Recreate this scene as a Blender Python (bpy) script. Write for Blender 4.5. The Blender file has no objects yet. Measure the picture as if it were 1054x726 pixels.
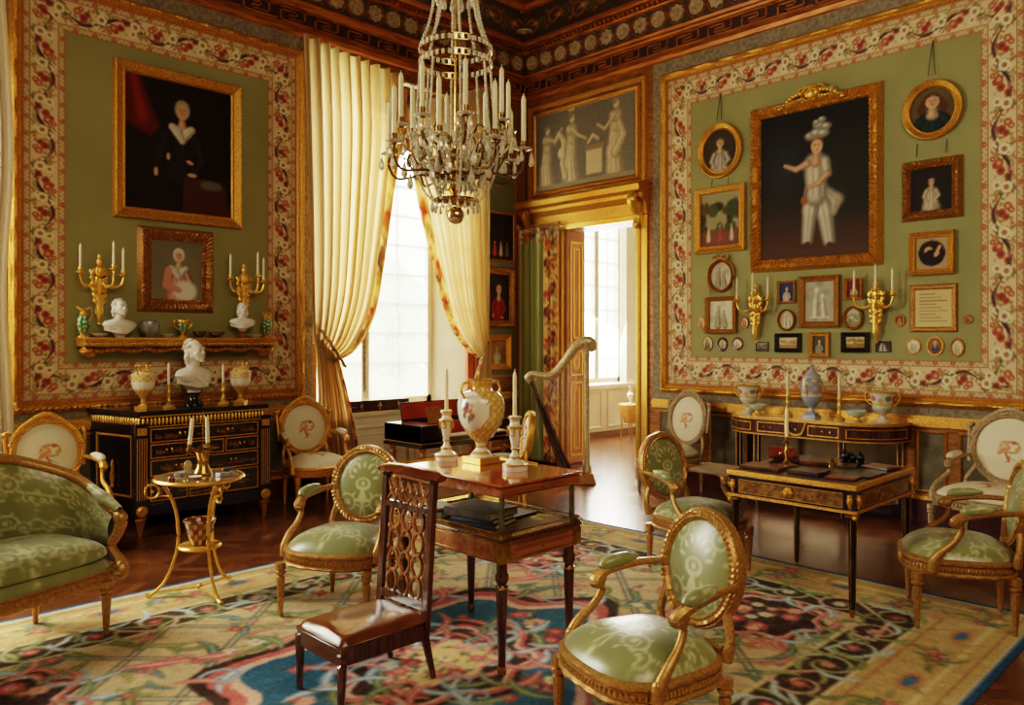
import bpy, bmesh, math, random
import numpy as np
from mathutils import Vector, Matrix
random.seed(7); rng=np.random.default_rng(5)
scn=bpy.context.scene; COL=scn.collection
PI=math.pi; R=math.radians
# ---------------------------------------------------------------- camera geometry (used to survey the room)
FPX=805.; HOR=350.; EYE=1.6; AZ=R(45.46)
FW=(math.cos(AZ),math.sin(AZ)); RT=(math.sin(AZ),-math.cos(AZ)); CAM=(-7.50,-7.38,EYE)
def cam2w(r,f): return (f*FW[0]+r*RT[0], f*FW[1]+r*RT[1])
def onZ(px,py,z=0.):
    t=(z-EYE)/((HOR-py)/FPX); w=cam2w((px-527)/FPX*t,t); return Vector((CAM[0]+w[0],CAM[1]+w[1],z))
def onL(px,py,y=0.):
    w=cam2w((px-527)/FPX,1.); t=(y-CAM[1])/w[1]; return (CAM[0]+t*w[0], EYE+t*(HOR-py)/FPX)
def onR(px,py,x=0.):
    w=cam2w((px-527)/FPX,1.); t=(x-CAM[0])/w[0]; return (CAM[1]+t*w[1], EYE+t*(HOR-py)/FPX)
# ---------------------------------------------------------------- scene tree helpers
def empty(name,loc=(0,0,0),rz=0.):
    o=bpy.data.objects.new(name,None); COL.objects.link(o); o.location=loc; o.rotation_euler=(0,0,rz); o.empty_display_size=.1
    return o
def tag(o,label=None,cat=None,group=None,kind=None):
    if label: o['label']=label
    if cat: o['category']=cat
    if group: o['group']=group
    if kind: o['kind']=kind
    return o
def thing(name,label,cat,loc=(0,0,0),rz=0.,group=None): return tag(empty(name,loc,rz),label,cat,group)
def struct(o): o['kind']='structure'; return o
KIDS={}
def link(o,parent=None):
    COL.objects.link(o)
    if parent is not None: o.parent=parent; KIDS.setdefault(parent.name,[]).append(o)
    return o
def dup(o,loc=None,rz=None,label=None,group=None,parent=None,scale=None):
    c=o.copy(); link(c,parent)
    for ch in list(KIDS.get(o.name,[])): dup(ch,parent=c)
    if loc is not None: c.location=loc
    if rz is not None: c.rotation_euler=(0,0,rz)
    if label: c['label']=label
    if group: c['group']=group
    if scale: c.scale=(scale,)*3
    return c
def head(hx,hy): return math.atan2(hx,-hy)
# ---------------------------------------------------------------- mesh helpers
def npmesh(name,V,Q,mat,parent=None,col=None,smooth=True,tri=None):
    V=np.asarray(V,dtype=np.float32); Q=np.asarray(Q,dtype=np.int32)
    me=bpy.data.meshes.new(name); me.vertices.add(len(V)); me.vertices.foreach_set('co',V.ravel())
    k=Q.shape[1]; me.loops.add(Q.size); me.loops.foreach_set('vertex_index',Q.ravel())
    me.polygons.add(len(Q)); me.polygons.foreach_set('loop_start',np.arange(len(Q),dtype=np.int32)*k)
    me.update(calc_edges=True)
    if smooth: me.polygons.foreach_set('use_smooth',np.ones(len(Q),dtype=bool))
    if col is not None:
        a=me.color_attributes.new('col','FLOAT_COLOR','POINT'); c=np.ones((len(V),4),dtype=np.float32); c[:,:3]=lin(col)
        a.data.foreach_set('color',c.ravel())
    me.materials.append(mat); o=bpy.data.objects.new(name,me); link(o,parent); return o
def lin(c):
    c=np.clip(np.asarray(c,dtype=np.float64),0,1); return np.where(c<=.04045,c/12.92,((c+.055)/1.055)**2.4)
def gridQ(nu,nv,wrap=False,off=0):
    i,j=np.meshgrid(np.arange(nu if wrap else nu-1),np.arange(nv-1),indexing='ij'); i2=(i+1)%nu
    return np.stack([i*nv+j,i2*nv+j,i2*nv+j+1,i*nv+j+1],-1).reshape(-1,4)+off
def cr(pts,k=6,closed=False):
    P=[Vector(p) for p in pts]; n=len(P); out=[]
    for i in range(n if closed else n-1):
        a=P[(i-1)%n] if closed or i>0 else P[0]*2-P[1]; b=P[i]; c=P[(i+1)%n]; d=P[(i+2)%n] if closed or i<n-2 else P[-1]*2-P[-2]
        for s in range(k):
            t=s/k; out.append(.5*((2*b)+(c-a)*t+(2*a-5*b+4*c-d)*t*t+(3*b-a-3*c+d)*t**3))
    if not closed: out.append(P[-1])
    return out
def interp(v,n):
    return np.interp(np.linspace(0,1,n),np.linspace(0,1,len(v)),v) if hasattr(v,'__len__') else np.full(n,v)
class MB:
    def __init__(s): s.v=[]; s.f=[]
    def add(s,V,F,M=None):
        o=len(s.v)
        for p in V: s.v.append(tuple(M@Vector(p)) if M is not None else tuple(p))
        for f in F: s.f.append(tuple(o+i for i in f))
        return s
    def box(s,x0,x1,y0,y1,z0,z1,M=None):
        V=[(x,y,z) for x in (x0,x1) for y in (y0,y1) for z in (z0,z1)]
        return s.add(V,[(0,1,3,2),(4,6,7,5),(0,4,5,1),(2,3,7,6),(0,2,6,4),(1,5,7,3)],M)
    def lathe(s,prof,c=(0,0,0),n=20,M=None,flute=0,fa=.1,a0=0.,a1=2*PI):
        full=abs(a1-a0-2*PI)<1e-6; k=n if full else n+1; V=[]; m=len(prof)
        for i in range(k):
            a=a0+(a1-a0)*i/n; q=1+(fa*math.cos(flute*a) if flute else 0)
            for r,z in prof: V.append((c[0]+r*q*math.cos(a),c[1]+r*q*math.sin(a),c[2]+z))
        F=[]
        for i in range(n):
            for j in range(m-1): F.append((i*m+j,((i+1)%k)*m+j,((i+1)%k)*m+j+1,i*m+j+1))
        if full:
            if prof[0][0]>1e-5: F.append(tuple(i*m for i in range(k))[::-1])
            if prof[-1][0]>1e-5: F.append(tuple(i*m+m-1 for i in range(k)))
        return s.add(V,F,M)
    def ell(s,c,r,n=14,m=9,M=None,rot=None):
        if not hasattr(r,'__len__'): r=(r,r,r)
        V=[];F=[]
        for i in range(n):
            a=2*PI*i/n
            for j in range(m+1):
                b=-PI/2+PI*j/m; p=Vector((r[0]*math.cos(b)*math.cos(a),r[1]*math.cos(b)*math.sin(a),r[2]*math.sin(b)))
                if rot is not None: p=rot@p
                V.append((c[0]+p.x,c[1]+p.y,c[2]+p.z))
        for i in range(n):
            for j in range(m): F.append((i*(m+1)+j,((i+1)%n)*(m+1)+j,((i+1)%n)*(m+1)+j+1,i*(m+1)+j+1))
        return s.add(V,F,M)
    def tube(s,pts,r,n=8,flat=1.,M=None,closed=False,up=(0,0,1),square=False):
        P=[Vector(p) for p in pts]; N=len(P); rr=interp(r,N); V=[];F=[]; u=Vector(up)
        for i in range(N):
            if closed: t=P[(i+1)%N]-P[i-1]
            else: t=P[min(i+1,N-1)]-P[max(i-1,0)]
            if t.length<1e-9: t=Vector((0,0,1))
            t.normalize(); a=u.cross(t)
            if a.length<1e-3: a=Vector((1,0,0)).cross(t)
            if a.length<1e-3: a=Vector((0,1,0)).cross(t)
            a.normalize(); b=t.cross(a)
            for k in range(n):
                th=2*PI*(k+.5)/n; q=1.
                if square: q=1/max(abs(math.cos(th)),abs(math.sin(th)))
                V.append(P[i]+(a*math.cos(th)*flat+b*math.sin(th))*rr[i]*q)
        L=N if closed else N-1
        for i in range(L):
            for k in range(n): F.append((i*n+k,((i+1)%N)*n+k,((i+1)%N)*n+(k+1)%n,i*n+(k+1)%n)[::-1])
        if not closed: F.append(tuple(range(n))); F.append(tuple((N-1)*n+k for k in range(n))[::-1])
        return s.add(V,F,M)
    def prism(s,poly,z0,z1,M=None):
        n=len(poly); V=[(p[0],p[1],z0) for p in poly]+[(p[0],p[1],z1) for p in poly]
        F=[tuple(range(n))[::-1],tuple(range(n,2*n))]+[(i,(i+1)%n,n+(i+1)%n,n+i) for i in range(n)]
        return s.add(V,F,M)
    def loft(s,loops,M=None,cap=True):
        n=len(loops[0]); V=[p for L in loops for p in L]; F=[]
        for i in range(len(loops)-1):
            for k in range(n): F.append((i*n+k,i*n+(k+1)%n,(i+1)*n+(k+1)%n,(i+1)*n+k))
        if cap: F.append(tuple(range(n))[::-1]); F.append(tuple((len(loops)-1)*n+k for k in range(n)))
        return s.add(V,F,M)
    def ring(s,shape,a,b,prof,n=1,bead=0.,nb=0,c=(0,0,0),M=None):
        # closed moulding round a rectangle or an ellipse in the XZ plane; prof = (offset outward, height towards -Y)
        P=[]; m=len(prof)
        if shape=='rect':
            for (sx,sz,tx,tz) in ((-1,-1,1,-1),(1,-1,1,1),(1,1,-1,1),(-1,1,-1,-1)):
                for i in range(n):
                    t=i/n; P.append([((sx+(tx-sx)*t)*(a+d),(sz+(tz-sz)*t)*(b+d)) for d,_ in prof])
        else:
            for i in range(n):
                t=2*PI*i/n; P.append([((a+d)*math.cos(t),(b+d)*math.sin(t)) for d,_ in prof])
        V=[];F=[]; K=len(P)
        for i,row in enumerate(P):
            for j,(x,z) in enumerate(row):
                h=prof[j][1]
                if bead and 0<j<m-1: h+=bead*(1 if (i//max(nb,1))%2 else -1)*(.5+.5*((i*7+j*3)%5)/4)
                V.append((c[0]+x,c[1]-h,c[2]+z))
        for i in range(K):
            for j in range(m-1): F.append((i*m+j,((i+1)%K)*m+j,((i+1)%K)*m+j+1,i*m+j+1))
        return s.add(V,F,M)
    def build(s,name,mat,parent=None,smooth=40,bevel=0.,mods=()):
        me=bpy.data.meshes.new(name); me.from_pydata(s.v,[],s.f); me.update(); me.materials.append(mat)
        if smooth:
            me.polygons.foreach_set('use_smooth',[True]*len(me.polygons))
            me.set_sharp_from_angle(angle=R(smooth))
        o=bpy.data.objects.new(name,me); link(o,parent)
        if bevel: m=o.modifiers.new('b','BEVEL'); m.width=bevel; m.segments=2; m.limit_method='ANGLE'
        return o
# ---------------------------------------------------------------- canvases: painted colour fields kept in mesh colour attributes
class Cv:
    def __init__(s,w,h,bg,res=200):
        s.W,s.H,s.res=w,h,res; s.nx=int(w*res); s.ny=int(h*res); s.a=np.zeros((s.ny,s.nx,3))+np.array(bg)/255.
        s.x=(np.arange(s.nx)+.5)/res; s.y=(np.arange(s.ny)+.5)/res
    def _win(s,x0,x1,y0,y1):
        i0=max(0,int(x0*s.res)-1); i1=min(s.nx,int(x1*s.res)+2); j0=max(0,int(y0*s.res)-1); j1=min(s.ny,int(y1*s.res)+2)
        return i0,i1,j0,j1
    def _mix(s,win,m,col,al):
        i0,i1,j0,j1=win; m=np.clip(m,0,1)[...,None]*al; s.a[j0:j1,i0:i1]=s.a[j0:j1,i0:i1]*(1-m)+np.array(col)/255.*m
    def ell(s,cx,cy,rx,ry,col,rot=0,soft=None,al=1.):
        e=max(rx,ry); w=s._win(cx-e,cx+e,cy-e,cy+e)
        if w[0]>=w[1] or w[2]>=w[3]: return s
        X,Y=np.meshgrid(s.x[w[0]:w[1]]-cx,s.y[w[2]:w[3]]-cy); c,d=math.cos(rot),math.sin(rot)
        u=(X*c+Y*d)/rx; v=(-X*d+Y*c)/ry; q=np.sqrt(u*u+v*v); sf=soft if soft else 1.2/(s.res*min(rx,ry))
        s._mix(w,(1-q)/sf+.5,col,al); return s
    def stroke(s,pts,wd,col,al=1.,soft=None):
        pts=[tuple(p)[:2] for p in pts]; n=len(pts); ww=interp(wd,n)
        for i in range(n-1):
            (ax,ay),(bx,by)=pts[i],pts[i+1]; e=max(ww[i],ww[i+1])+1.5/s.res
            w=s._win(min(ax,bx)-e,max(ax,bx)+e,min(ay,by)-e,max(ay,by)+e)
            if w[0]>=w[1] or w[2]>=w[3]: continue
            X,Y=np.meshgrid(s.x[w[0]:w[1]],s.y[w[2]:w[3]]); L=(bx-ax)**2+(by-ay)**2+1e-12
            t=np.clip(((X-ax)*(bx-ax)+(Y-ay)*(by-ay))/L,0,1); d=np.hypot(X-ax-t*(bx-ax),Y-ay-t*(by-ay)); hw=ww[i]*(1-t)+ww[i+1]*t
            s._mix(w,(hw-d)*(s.res if not soft else 1/soft)+.5,col,al)
        return s
    def vol(s,pts,wd,col,dark=.5,folds=0):
        # rounded, softly lit stroke: limbs and drapery
        n=len(pts); w=interp(wd,n); c=np.array(col,float); P=[(p[0],p[1]) for p in pts]
        s.stroke(P,w,tuple(c*dark),soft=float(max(w))*.35)
        s.stroke([(x-.16*q,y+.06*q) for (x,y),q in zip(P,w)],w*.78,tuple(c*.82),.9,soft=float(max(w))*.6)
        s.stroke([(x-.28*q,y+.10*q) for (x,y),q in zip(P,w)],w*.42,tuple(np.minimum(c*1.1,255)),.85,soft=float(max(w))*.7)
        for k in range(folds):
            o=(k+.5)/folds*1.5-.75; s.stroke([(x+o*q,y) for (x,y),q in zip(P,w)],w*.05+.002,tuple(c*(.55 if k%2 else 1.12)),.5,soft=float(max(w))*.15)
        return s
    def poly(s,pts,col,al=1.):
        xs=[p[0] for p in pts]; ys=[p[1] for p in pts]; w=s._win(min(xs),max(xs),min(ys),max(ys))
        if w[0]>=w[1] or w[2]>=w[3]: return s
        X,Y=np.meshgrid(s.x[w[0]:w[1]],s.y[w[2]:w[3]]); m=np.zeros(X.shape,bool); n=len(pts)
        for i in range(n):
            (x1,y1),(x2,y2)=pts[i],pts[(i+1)%n]
            if y1==y2: continue
            c=((y1>Y)!=(y2>Y))&(X<(x2-x1)*(Y-y1)/(y2-y1)+x1); m^=c
        s._mix(w,m.astype(float),col,al); return s
    def rect(s,x0,x1,y0,y1,col,al=1.): return s.poly([(x0,y0),(x1,y0),(x1,y1),(x0,y1)],col,al)
    def grad(s,fn,col): # fn(X,Y)->0..1
        X,Y=np.meshgrid(s.x,s.y); s._mix((0,s.nx,0,s.ny),fn(X,Y),col,1.); return s
    def noise(s,amp,cell=1):
        n=rng.normal(0,amp,(s.ny//cell+2,s.nx//cell+2)); n=np.kron(n,np.ones((cell,cell)))[:s.ny,:s.nx]; s.a=np.clip(s.a+n[...,None],0,1); return s
    def blur(s,k=1):
        for _ in range(k):
            p=np.pad(s.a,((1,1),(1,1),(0,0)),'edge'); s.a=(p[:-2,1:-1]+p[2:,1:-1]+p[1:-1,:-2]+p[1:-1,2:]+2*p[1:-1,1:-1])/6
        return s
    def samp(s,u,v,wrapx=False):
        x=np.asarray(u)*s.res-.5; y=np.clip(np.asarray(v)*s.res-.5,0,s.ny-1.001); x=x%s.nx if wrapx else np.clip(x,0,s.nx-1.001)
        i=np.floor(x).astype(int); j=np.floor(y).astype(int); fx=(x-i)[...,None]; fy=(y-j)[...,None]; i%=s.nx; i2=(i+1)%s.nx; j2=np.minimum(j+1,s.ny-1)
        return (s.a[j,i]*(1-fx)+s.a[j,i2]*fx)*(1-fy)+(s.a[j2,i]*(1-fx)+s.a[j2,i2]*fx)*fy
def spiral(cx,cy,r,turns=1.4,a0=0.,hand=1,n=26,tail=None):
    P=[]
    if tail: P.append(tail)
    for i in range(n+1):
        t=i/n; q=r*(1-t)**.8+.08*r; a=a0+hand*turns*2*PI*t; P.append((cx+q*math.cos(a),cy+q*math.sin(a)))
    return P
def canvas_sheet(name,cv,w,h,mat,parent,c=(0,0,0),cell=.012,oval=False,flip=False,relief=None):
    """flat painted sheet in the local XZ plane, facing -Y"""
    if oval:
        nr=max(8,int(min(w,h)/2/cell)); na=max(32,int(PI*(w+h)/2/cell)); r=np.linspace(0.001,1,nr); a=np.linspace(0,2*PI,na,endpoint=False)
        A,Rr=np.meshgrid(a,r,indexing='ij'); X=Rr*np.cos(A)*w/2; Z=Rr*np.sin(A)*h/2; Q=gridQ(na,nr,True)[:,::-1]
    else:
        nx=max(6,int(w/cell)); nz=max(6,int(h/cell)); X,Z=np.meshgrid(np.linspace(-w/2,w/2,nx),np.linspace(-h/2,h/2,nz),indexing='ij'); Q=gridQ(nx,nz)
    col=cv.samp((X+w/2)/w*cv.W,(Z+h/2)/h*cv.H).reshape(-1,3); Y=np.zeros_like(X)
    if relief: Y=-relief*(cv.samp((X+w/2)/w*cv.W,(Z+h/2)/h*cv.H).mean(-1))
    V=np.stack([X.ravel()+c[0],Y.ravel()+c[1],Z.ravel()+c[2]],-1); return npmesh(name,V,Q,mat,parent,col)
# ---------------------------------------------------------------- procedural materials
MATS={}
def srgb(c): return tuple(float(x) for x in lin(np.array(c)/255.))
def nt(name):
    m=bpy.data.materials.new(name); m.use_nodes=True; t=m.node_tree; b=t.nodes['Principled BSDF']; return m,t,b
def mat(name,c,rough=.5,metal=0.,c2=None,scale=20.,bump=0.,bscale=60.,coat=0.,stretch=None,sheen=0.,spec=None,detail=4.,ramp=(.35,.65)):
    m,t,b=nt(name); b.inputs['Roughness'].default_value=rough; b.inputs['Metallic'].default_value=metal; b.inputs['Coat Weight'].default_value=coat
    b.inputs['Coat Roughness'].default_value=.12; b.inputs['Sheen Weight'].default_value=sheen
    if spec is not None: b.inputs['Specular IOR Level'].default_value=spec
    tc=t.nodes.new('ShaderNodeTexCoord'); mp=t.nodes.new('ShaderNodeMapping'); t.links.new(tc.outputs['Object'],mp.inputs['Vector'])
    if stretch: mp.inputs['Scale'].default_value=stretch
    n=t.nodes.new('ShaderNodeTexNoise'); n.inputs['Scale'].default_value=scale; n.inputs['Detail'].default_value=detail; t.links.new(mp.outputs[0],n.inputs['Vector'])
    rp=t.nodes.new('ShaderNodeValToRGB'); e=rp.color_ramp.elements; e[0].position,e[1].position=ramp
    k=srgb(c); k2=srgb(c2) if c2 else tuple(x*.82 for x in k); e[0].color=(*k2,1); e[1].color=(*k,1)
    t.links.new(n.outputs['Fac'],rp.inputs[0]); t.links.new(rp.outputs[0],b.inputs['Base Color'])
    if bump:
        n2=t.nodes.new('ShaderNodeTexNoise'); n2.inputs['Scale'].default_value=bscale; n2.inputs['Detail'].default_value=3; t.links.new(mp.outputs[0],n2.inputs['Vector'])
        bp=t.nodes.new('ShaderNodeBump'); bp.inputs['Strength'].default_value=bump; bp.inputs['Distance'].default_value=.01; t.links.new(n2.outputs['Fac'],bp.inputs['Height']); t.links.new(bp.outputs[0],b.inputs['Normal'])
    MATS[name]=m; return m
def painted(name,rough=.5,sheen=0.,coat=0.,bump=0.,bscale=200.,metal=0.,trans=0.,spec=None):
    m,t,b=nt(name); a=t.nodes.new('ShaderNodeAttribute'); a.attribute_name='col'; t.links.new(a.outputs['Color'],b.inputs['Base Color'])
    b.inputs['Roughness'].default_value=rough; b.inputs['Sheen Weight'].default_value=sheen; b.inputs['Coat Weight'].default_value=coat; b.inputs['Metallic'].default_value=metal
    b.inputs['Coat Roughness'].default_value=.15
    if spec is not None: b.inputs['Specular IOR Level'].default_value=spec
    if bump:
        tc=t.nodes.new('ShaderNodeTexCoord'); n2=t.nodes.new('ShaderNodeTexNoise'); n2.inputs['Scale'].default_value=bscale; t.links.new(tc.outputs['Object'],n2.inputs['Vector'])
        bp=t.nodes.new('ShaderNodeBump'); bp.inputs['Strength'].default_value=bump; bp.inputs['Distance'].default_value=.004; t.links.new(n2.outputs['Fac'],bp.inputs['Height']); t.links.new(bp.outputs[0],b.inputs['Normal'])
    if trans:
        tr=t.nodes.new('ShaderNodeBsdfTranslucent'); t.links.new(a.outputs['Color'],tr.inputs['Color']); mx=t.nodes.new('ShaderNodeMixShader'); mx.inputs[0].default_value=trans
        o=t.nodes['Material Output']; t.links.new(b.outputs[0],mx.inputs[1]); t.links.new(tr.outputs[0],mx.inputs[2]); t.links.new(mx.outputs[0],o.inputs['Surface'])
    return m
gilt=mat('gilding',(232,172,72),.30,.6,(186,122,42),70,.3,200)
gilt_b=mat('bright_gilding',(244,194,92),.27,.6,(226,168,68),40,.15,160)
gilt_d=mat('antique_gilding',(196,134,58),.36,.5,(128,80,32),80,.35,200)
giltwood=mat('carved_giltwood',(196,146,80),.34,.55,(160,114,58),70,.2,220)
giltpale=mat('pale_giltwood',(190,164,124),.5,.3,(140,112,76),60,.3,220)
brass=mat('brass',(214,172,92),.22,.95,(160,120,50),30)
brass_dk=mat('dark_brass',(150,112,58),.3,.9,(88,62,28),30)
mahog=mat('mahogany',(140,74,34),.2,0,(96,40,16),5,coat=.6,stretch=(1,9,9))
mahog_d=mat('dark_mahogany',(84,42,24),.22,0,(50,24,14),6,coat=.5,stretch=(9,9,1))
satin=mat('satinwood',(158,90,44),.18,0,(116,60,28),4,coat=.8,stretch=(1,7,7))
ebony=mat('ebony_lacquer',(26,20,20),.16,0,(14,10,12),8,coat=.6)
marble_dk=mat('black_marble',(38,32,34),.12,0,(16,14,16),9,coat=.5)
marble_w=mat('white_marble',(238,230,214),.38,0,(216,204,184),8)
candle_m=mat('candle_wax',(240,226,184),.45,0,(232,216,172),10,spec=.3)
woodgold=mat('gilded_oak_trim',(172,112,44),.34,.35,(118,66,22),5,.15,60,stretch=(1,1,6))
stripgrey=mat('grey_moire_lining',(150,134,104),.7,0,(112,98,76),26)
leather=mat('oxblood_leather',(124,68,34),.2,0,(92,46,22),5,.15,120,coat=.5)
rope_m=mat('dark_cord',(60,58,34),.7)
crystal_m,t_,b_=nt('cut_crystal'); b_.inputs['Base Color'].default_value=(1,.93,.8,1); b_.inputs['Roughness'].default_value=.06; b_.inputs['Transmission Weight'].default_value=.72; b_.inputs['IOR'].default_value=1.5
glass_m,t_,b_=nt('window_glass'); b_.inputs['Base Color'].default_value=(.9,.95,.92,1); b_.inputs['Roughness'].default_value=.03; tr_=t_.nodes.new('ShaderNodeBsdfTransparent'); tr_.inputs[0].default_value=(.96,.98,.96,1); mx_=t_.nodes.new('ShaderNodeMixShader'); mx_.inputs[0].default_value=.95; tl_=t_.nodes.new('ShaderNodeBsdfTranslucent'); tl_.inputs[0].default_value=(1,.98,.93,1); mz_=t_.nodes.new('ShaderNodeMixShader'); mz_.inputs[0].default_value=.22; t_.links.new(tr_.outputs[0],mz_.inputs[1]); t_.links.new(tl_.outputs[0],mz_.inputs[2])  # translucent share of the glass imitates bright window glare
t_.links.new(b_.outputs[0],mx_.inputs[1]); t_.links.new(mz_.outputs[0],mx_.inputs[2]); t_.links.new(mx_.outputs[0],t_.nodes['Material Output'].inputs['Surface'])
pt_oil=painted('oil_paint',.55,spec=.15); pt_fab=painted('woven_fabric',.8,bump=.3,bscale=350); pt_silk=painted('silk_damask',.3,sheen=.3,spec=.7); pt_china=painted('painted_porcelain',.12,coat=.6)
pt_tap=painted('needlepoint',.6,bump=.2); pt_rug=painted('wool_carpet',.95,bump=.6,bscale=260,spec=.1); pt_cur=painted('curtain_silk',.7,trans=.6); pt_cur2=painted('lined_curtain',.8,trans=.1)
pt_lac=painted('lacquer_panel',.15,coat=.5); pt_stone=painted('grey_relief',.7)
# ================================================================ ROOM SHELL
cream_paint=mat('cream_paint',(238,228,204),.45,0,(228,214,184),3)
wall_warm=mat('ochre_wall',(150,112,58),.7,0,(130,92,44),4)
base_red=mat('dark_red_baseboard',(92,30,18),.35,0,(60,18,10),6)
frieze_gn=mat('dark_green_frieze',(58,54,34),.6,0,(84,62,34),16)
keyback=mat('dark_umber',(62,28,14),.5)
corn_wood=mat('gilded_cornice',(196,120,44),.34,.4,(142,76,26),4,.15,50,stretch=(1,1,8))
stonebeige=mat('beige_plaster',(190,164,122),.7,0,(150,120,84),30,.4,60)
dadopanel=mat('grey_green_dado_panel',(112,104,74),.55,0,(80,66,42),7)
green_wall=mat('sage_silk_wall',(150,146,92),.75,0,(142,138,86),2,.1,300)
# parquet ----------------------------------------------------------
def parquet(name,c1,c2,mort,rough):
    m,t,b=nt(name); tc=t.nodes.new('ShaderNodeTexCoord'); mp=t.nodes.new('ShaderNodeMapping'); mp.inputs['Rotation'].default_value=(0,0,R(45)); t.links.new(tc.outputs['Object'],mp.inputs[0])
    cols=[]
    for rot in (0,90):
        m2=t.nodes.new('ShaderNodeMapping'); m2.inputs['Rotation'].default_value=(0,0,R(rot)); t.links.new(mp.outputs[0],m2.inputs[0])
        br=t.nodes.new('ShaderNodeTexBrick'); br.inputs['Scale'].default_value=1.; br.inputs['Brick Width'].default_value=.45; br.inputs['Row Height'].default_value=.09; br.inputs['Mortar Size'].default_value=.0035
        br.inputs['Color1'].default_value=(*srgb(c1),1); br.inputs['Color2'].default_value=(*srgb(c2),1); br.inputs['Mortar'].default_value=(*srgb(mort),1); t.links.new(m2.outputs[0],br.inputs['Vector']); cols.append(br)
    ck=t.nodes.new('ShaderNodeTexChecker'); ck.inputs['Scale'].default_value=1/.45; t.links.new(mp.outputs[0],ck.inputs[0])
    mx=t.nodes.new('ShaderNodeMix'); mx.data_type='RGBA'; t.links.new(ck.outputs['Fac'],mx.inputs[0]); t.links.new(cols[0].outputs[0],mx.inputs[6]); t.links.new(cols[1].outputs[0],mx.inputs[7])
    n=t.nodes.new('ShaderNodeTexNoise'); n.inputs['Scale'].default_value=5; n.inputs['Detail'].default_value=6; t.links.new(tc.outputs['Object'],n.inputs[0])
    mu=t.nodes.new('ShaderNodeMix'); mu.data_type='RGBA'; mu.blend_type='MULTIPLY'; mu.inputs[0].default_value=.5; t.links.new(mx.outputs[2],mu.inputs[6]); t.links.new(n.outputs['Fac'],mu.inputs[7])
    t.links.new(mu.outputs[2],b.inputs['Base Color'])
    mr=t.nodes.new('ShaderNodeMapRange'); mr.inputs[3].default_value=rough-.06; mr.inputs[4].default_value=rough+.12; t.links.new(n.outputs['Fac'],mr.inputs[0]); t.links.new(mr.outputs[0],b.inputs['Roughness'])
    bp=t.nodes.new('ShaderNodeBump'); bp.inputs['Strength'].default_value=.25; bp.inputs['Distance'].default_value=.004; t.links.new(n.outputs['Fac'],bp.inputs['Height']); t.links.new(bp.outputs[0],b.inputs['Normal'])
    return m
fl=parquet('parquet',(128,76,42),(90,50,26),(44,22,12),.2)
struct(MB().box(-11,.15,-11,0,-.1,0).build('floor',fl))
struct(MB().box(.15,5.2,-5,.8,-.1,0).build('floor_next_room',fl))
WL=Matrix.Identity(4); WR=Matrix.Rotation(-PI/2,4,'Z'); RZR=-PI/2
# walls with openings (local x along the wall, +y behind it)
def wall(name,x0,x1,holes,th,top,M,m):
    b=MB(); xs=x0
    for (a,c,z0,z1) in holes:
        b.box(xs,a,0,th,0,top,M)
        if z0>0: b.box(a,c,0,th,0,z0,M)
        b.box(a,c,0,th,z1,top,M); xs=c
    b.box(xs,x1,0,th,0,top,M); return struct(b.build(name,m,smooth=0))
W1=(-3.15,-.95,.79,4.62); W2=(-8.9,-6.55,.79,4.62)
wall('wall_left',-11,.35,[W2,W1],.5,5.9,WL,woodgold)
wall('wall_right',0,11,[(.72,1.87,0,3.02)],.35,5.9,WR,woodgold)
struct(MB().box(-11.2,-11,-11,.3,0,5.9).build('wall_back',wall_warm,smooth=0))
struct(MB().box(-11,.3,-11.2,-11,0,5.9).build('wall_behind',wall_warm,smooth=0))
struct(MB().box(-11.2,.35,-11.2,.5,5.72,5.9).build('ceiling',frieze_gn,smooth=0))
# next room shell
struct(MB().box(.35,1.9,.8,1.1,0,4.5).box(1.9,3.3,.8,1.1,0,.84).box(1.9,3.3,.8,1.1,3.9,4.5).box(3.3,5.4,.8,1.1,0,4.5).build('wall_far',cream_paint,smooth=0))
struct(MB().box(5.2,5.4,-5,.8,0,4.5).build('wall_end',cream_paint,smooth=0))
struct(MB().box(.35,5.2,-5.2,-5,0,4.5).build('wall_side',cream_paint,smooth=0))
struct(MB().box(.35,5.4,-5.2,1.1,4.5,4.6).build('ceiling_next_room',cream_paint,smooth=0))
b=MB()
for x0,x1 in ((.5,1.15),(1.25,1.9),(2.0,2.65),(2.75,3.4),(3.5,4.2)):
    b.ring('rect',(x1-x0)/2-.06,.27,[(0,0),(.01,.02),(.03,.02),(.04,0)],c=((x0+x1)/2,.795,.45))
b.box(.35,5.2,.74,.8,.8,.86); struct(b.build('trim_1',cream_paint,smooth=30))
struct(MB().box(.35,5.2,.77,.8,0,.09).build('baseboard_far',mat('brown_baseboard',(120,80,50),.5)))
# ---- windows -----------------------------------------------------
def window(name,x0,x1,z0,z1,y,mull,bars,zs,M=WL):
    f=MB(); f.box(x0,x0+.07,y,y+.06,z0,z1,M).box(x1-.07,x1,y,y+.06,z0,z1,M).box(x0,x1,y,y+.06,z0,z0+.09,M).box(x0,x1,y,y+.06,z1-.09,z1,M)
    for m in mull: f.box(m-.055,m+.055,y-.015,y+.06,z0,z1,M)
    for m in bars: f.box(m-.012,m+.012,y+.01,y+.04,z0,z1,M)
    for z in zs: f.box(x0,x1,y+.01,y+.05,z-.011,z+.011,M)
    o=struct(f.build(name,cream_paint,smooth=30)); g=MB().box(x0+.07,x1-.07,y-.022,y-.019,z0+.08,z1-.08,M).build('glass_pane',glass_m,o,smooth=0); return o  # pane sits before the bars so its imitated glare washes them out
zs=[.96+.36*k for k in range(1,10)]
w=window('window_1',-3.2,-1.28,.82,4.6,.40,[-2.28],[-2.76,-1.8],zs); MB().tube([(-2.30,.37,1.0),(-2.30,.37,2.6)],.012).ell((-2.30,.36,1.05),.02).build('espagnolette_bolt',brass_dk,w)
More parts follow.
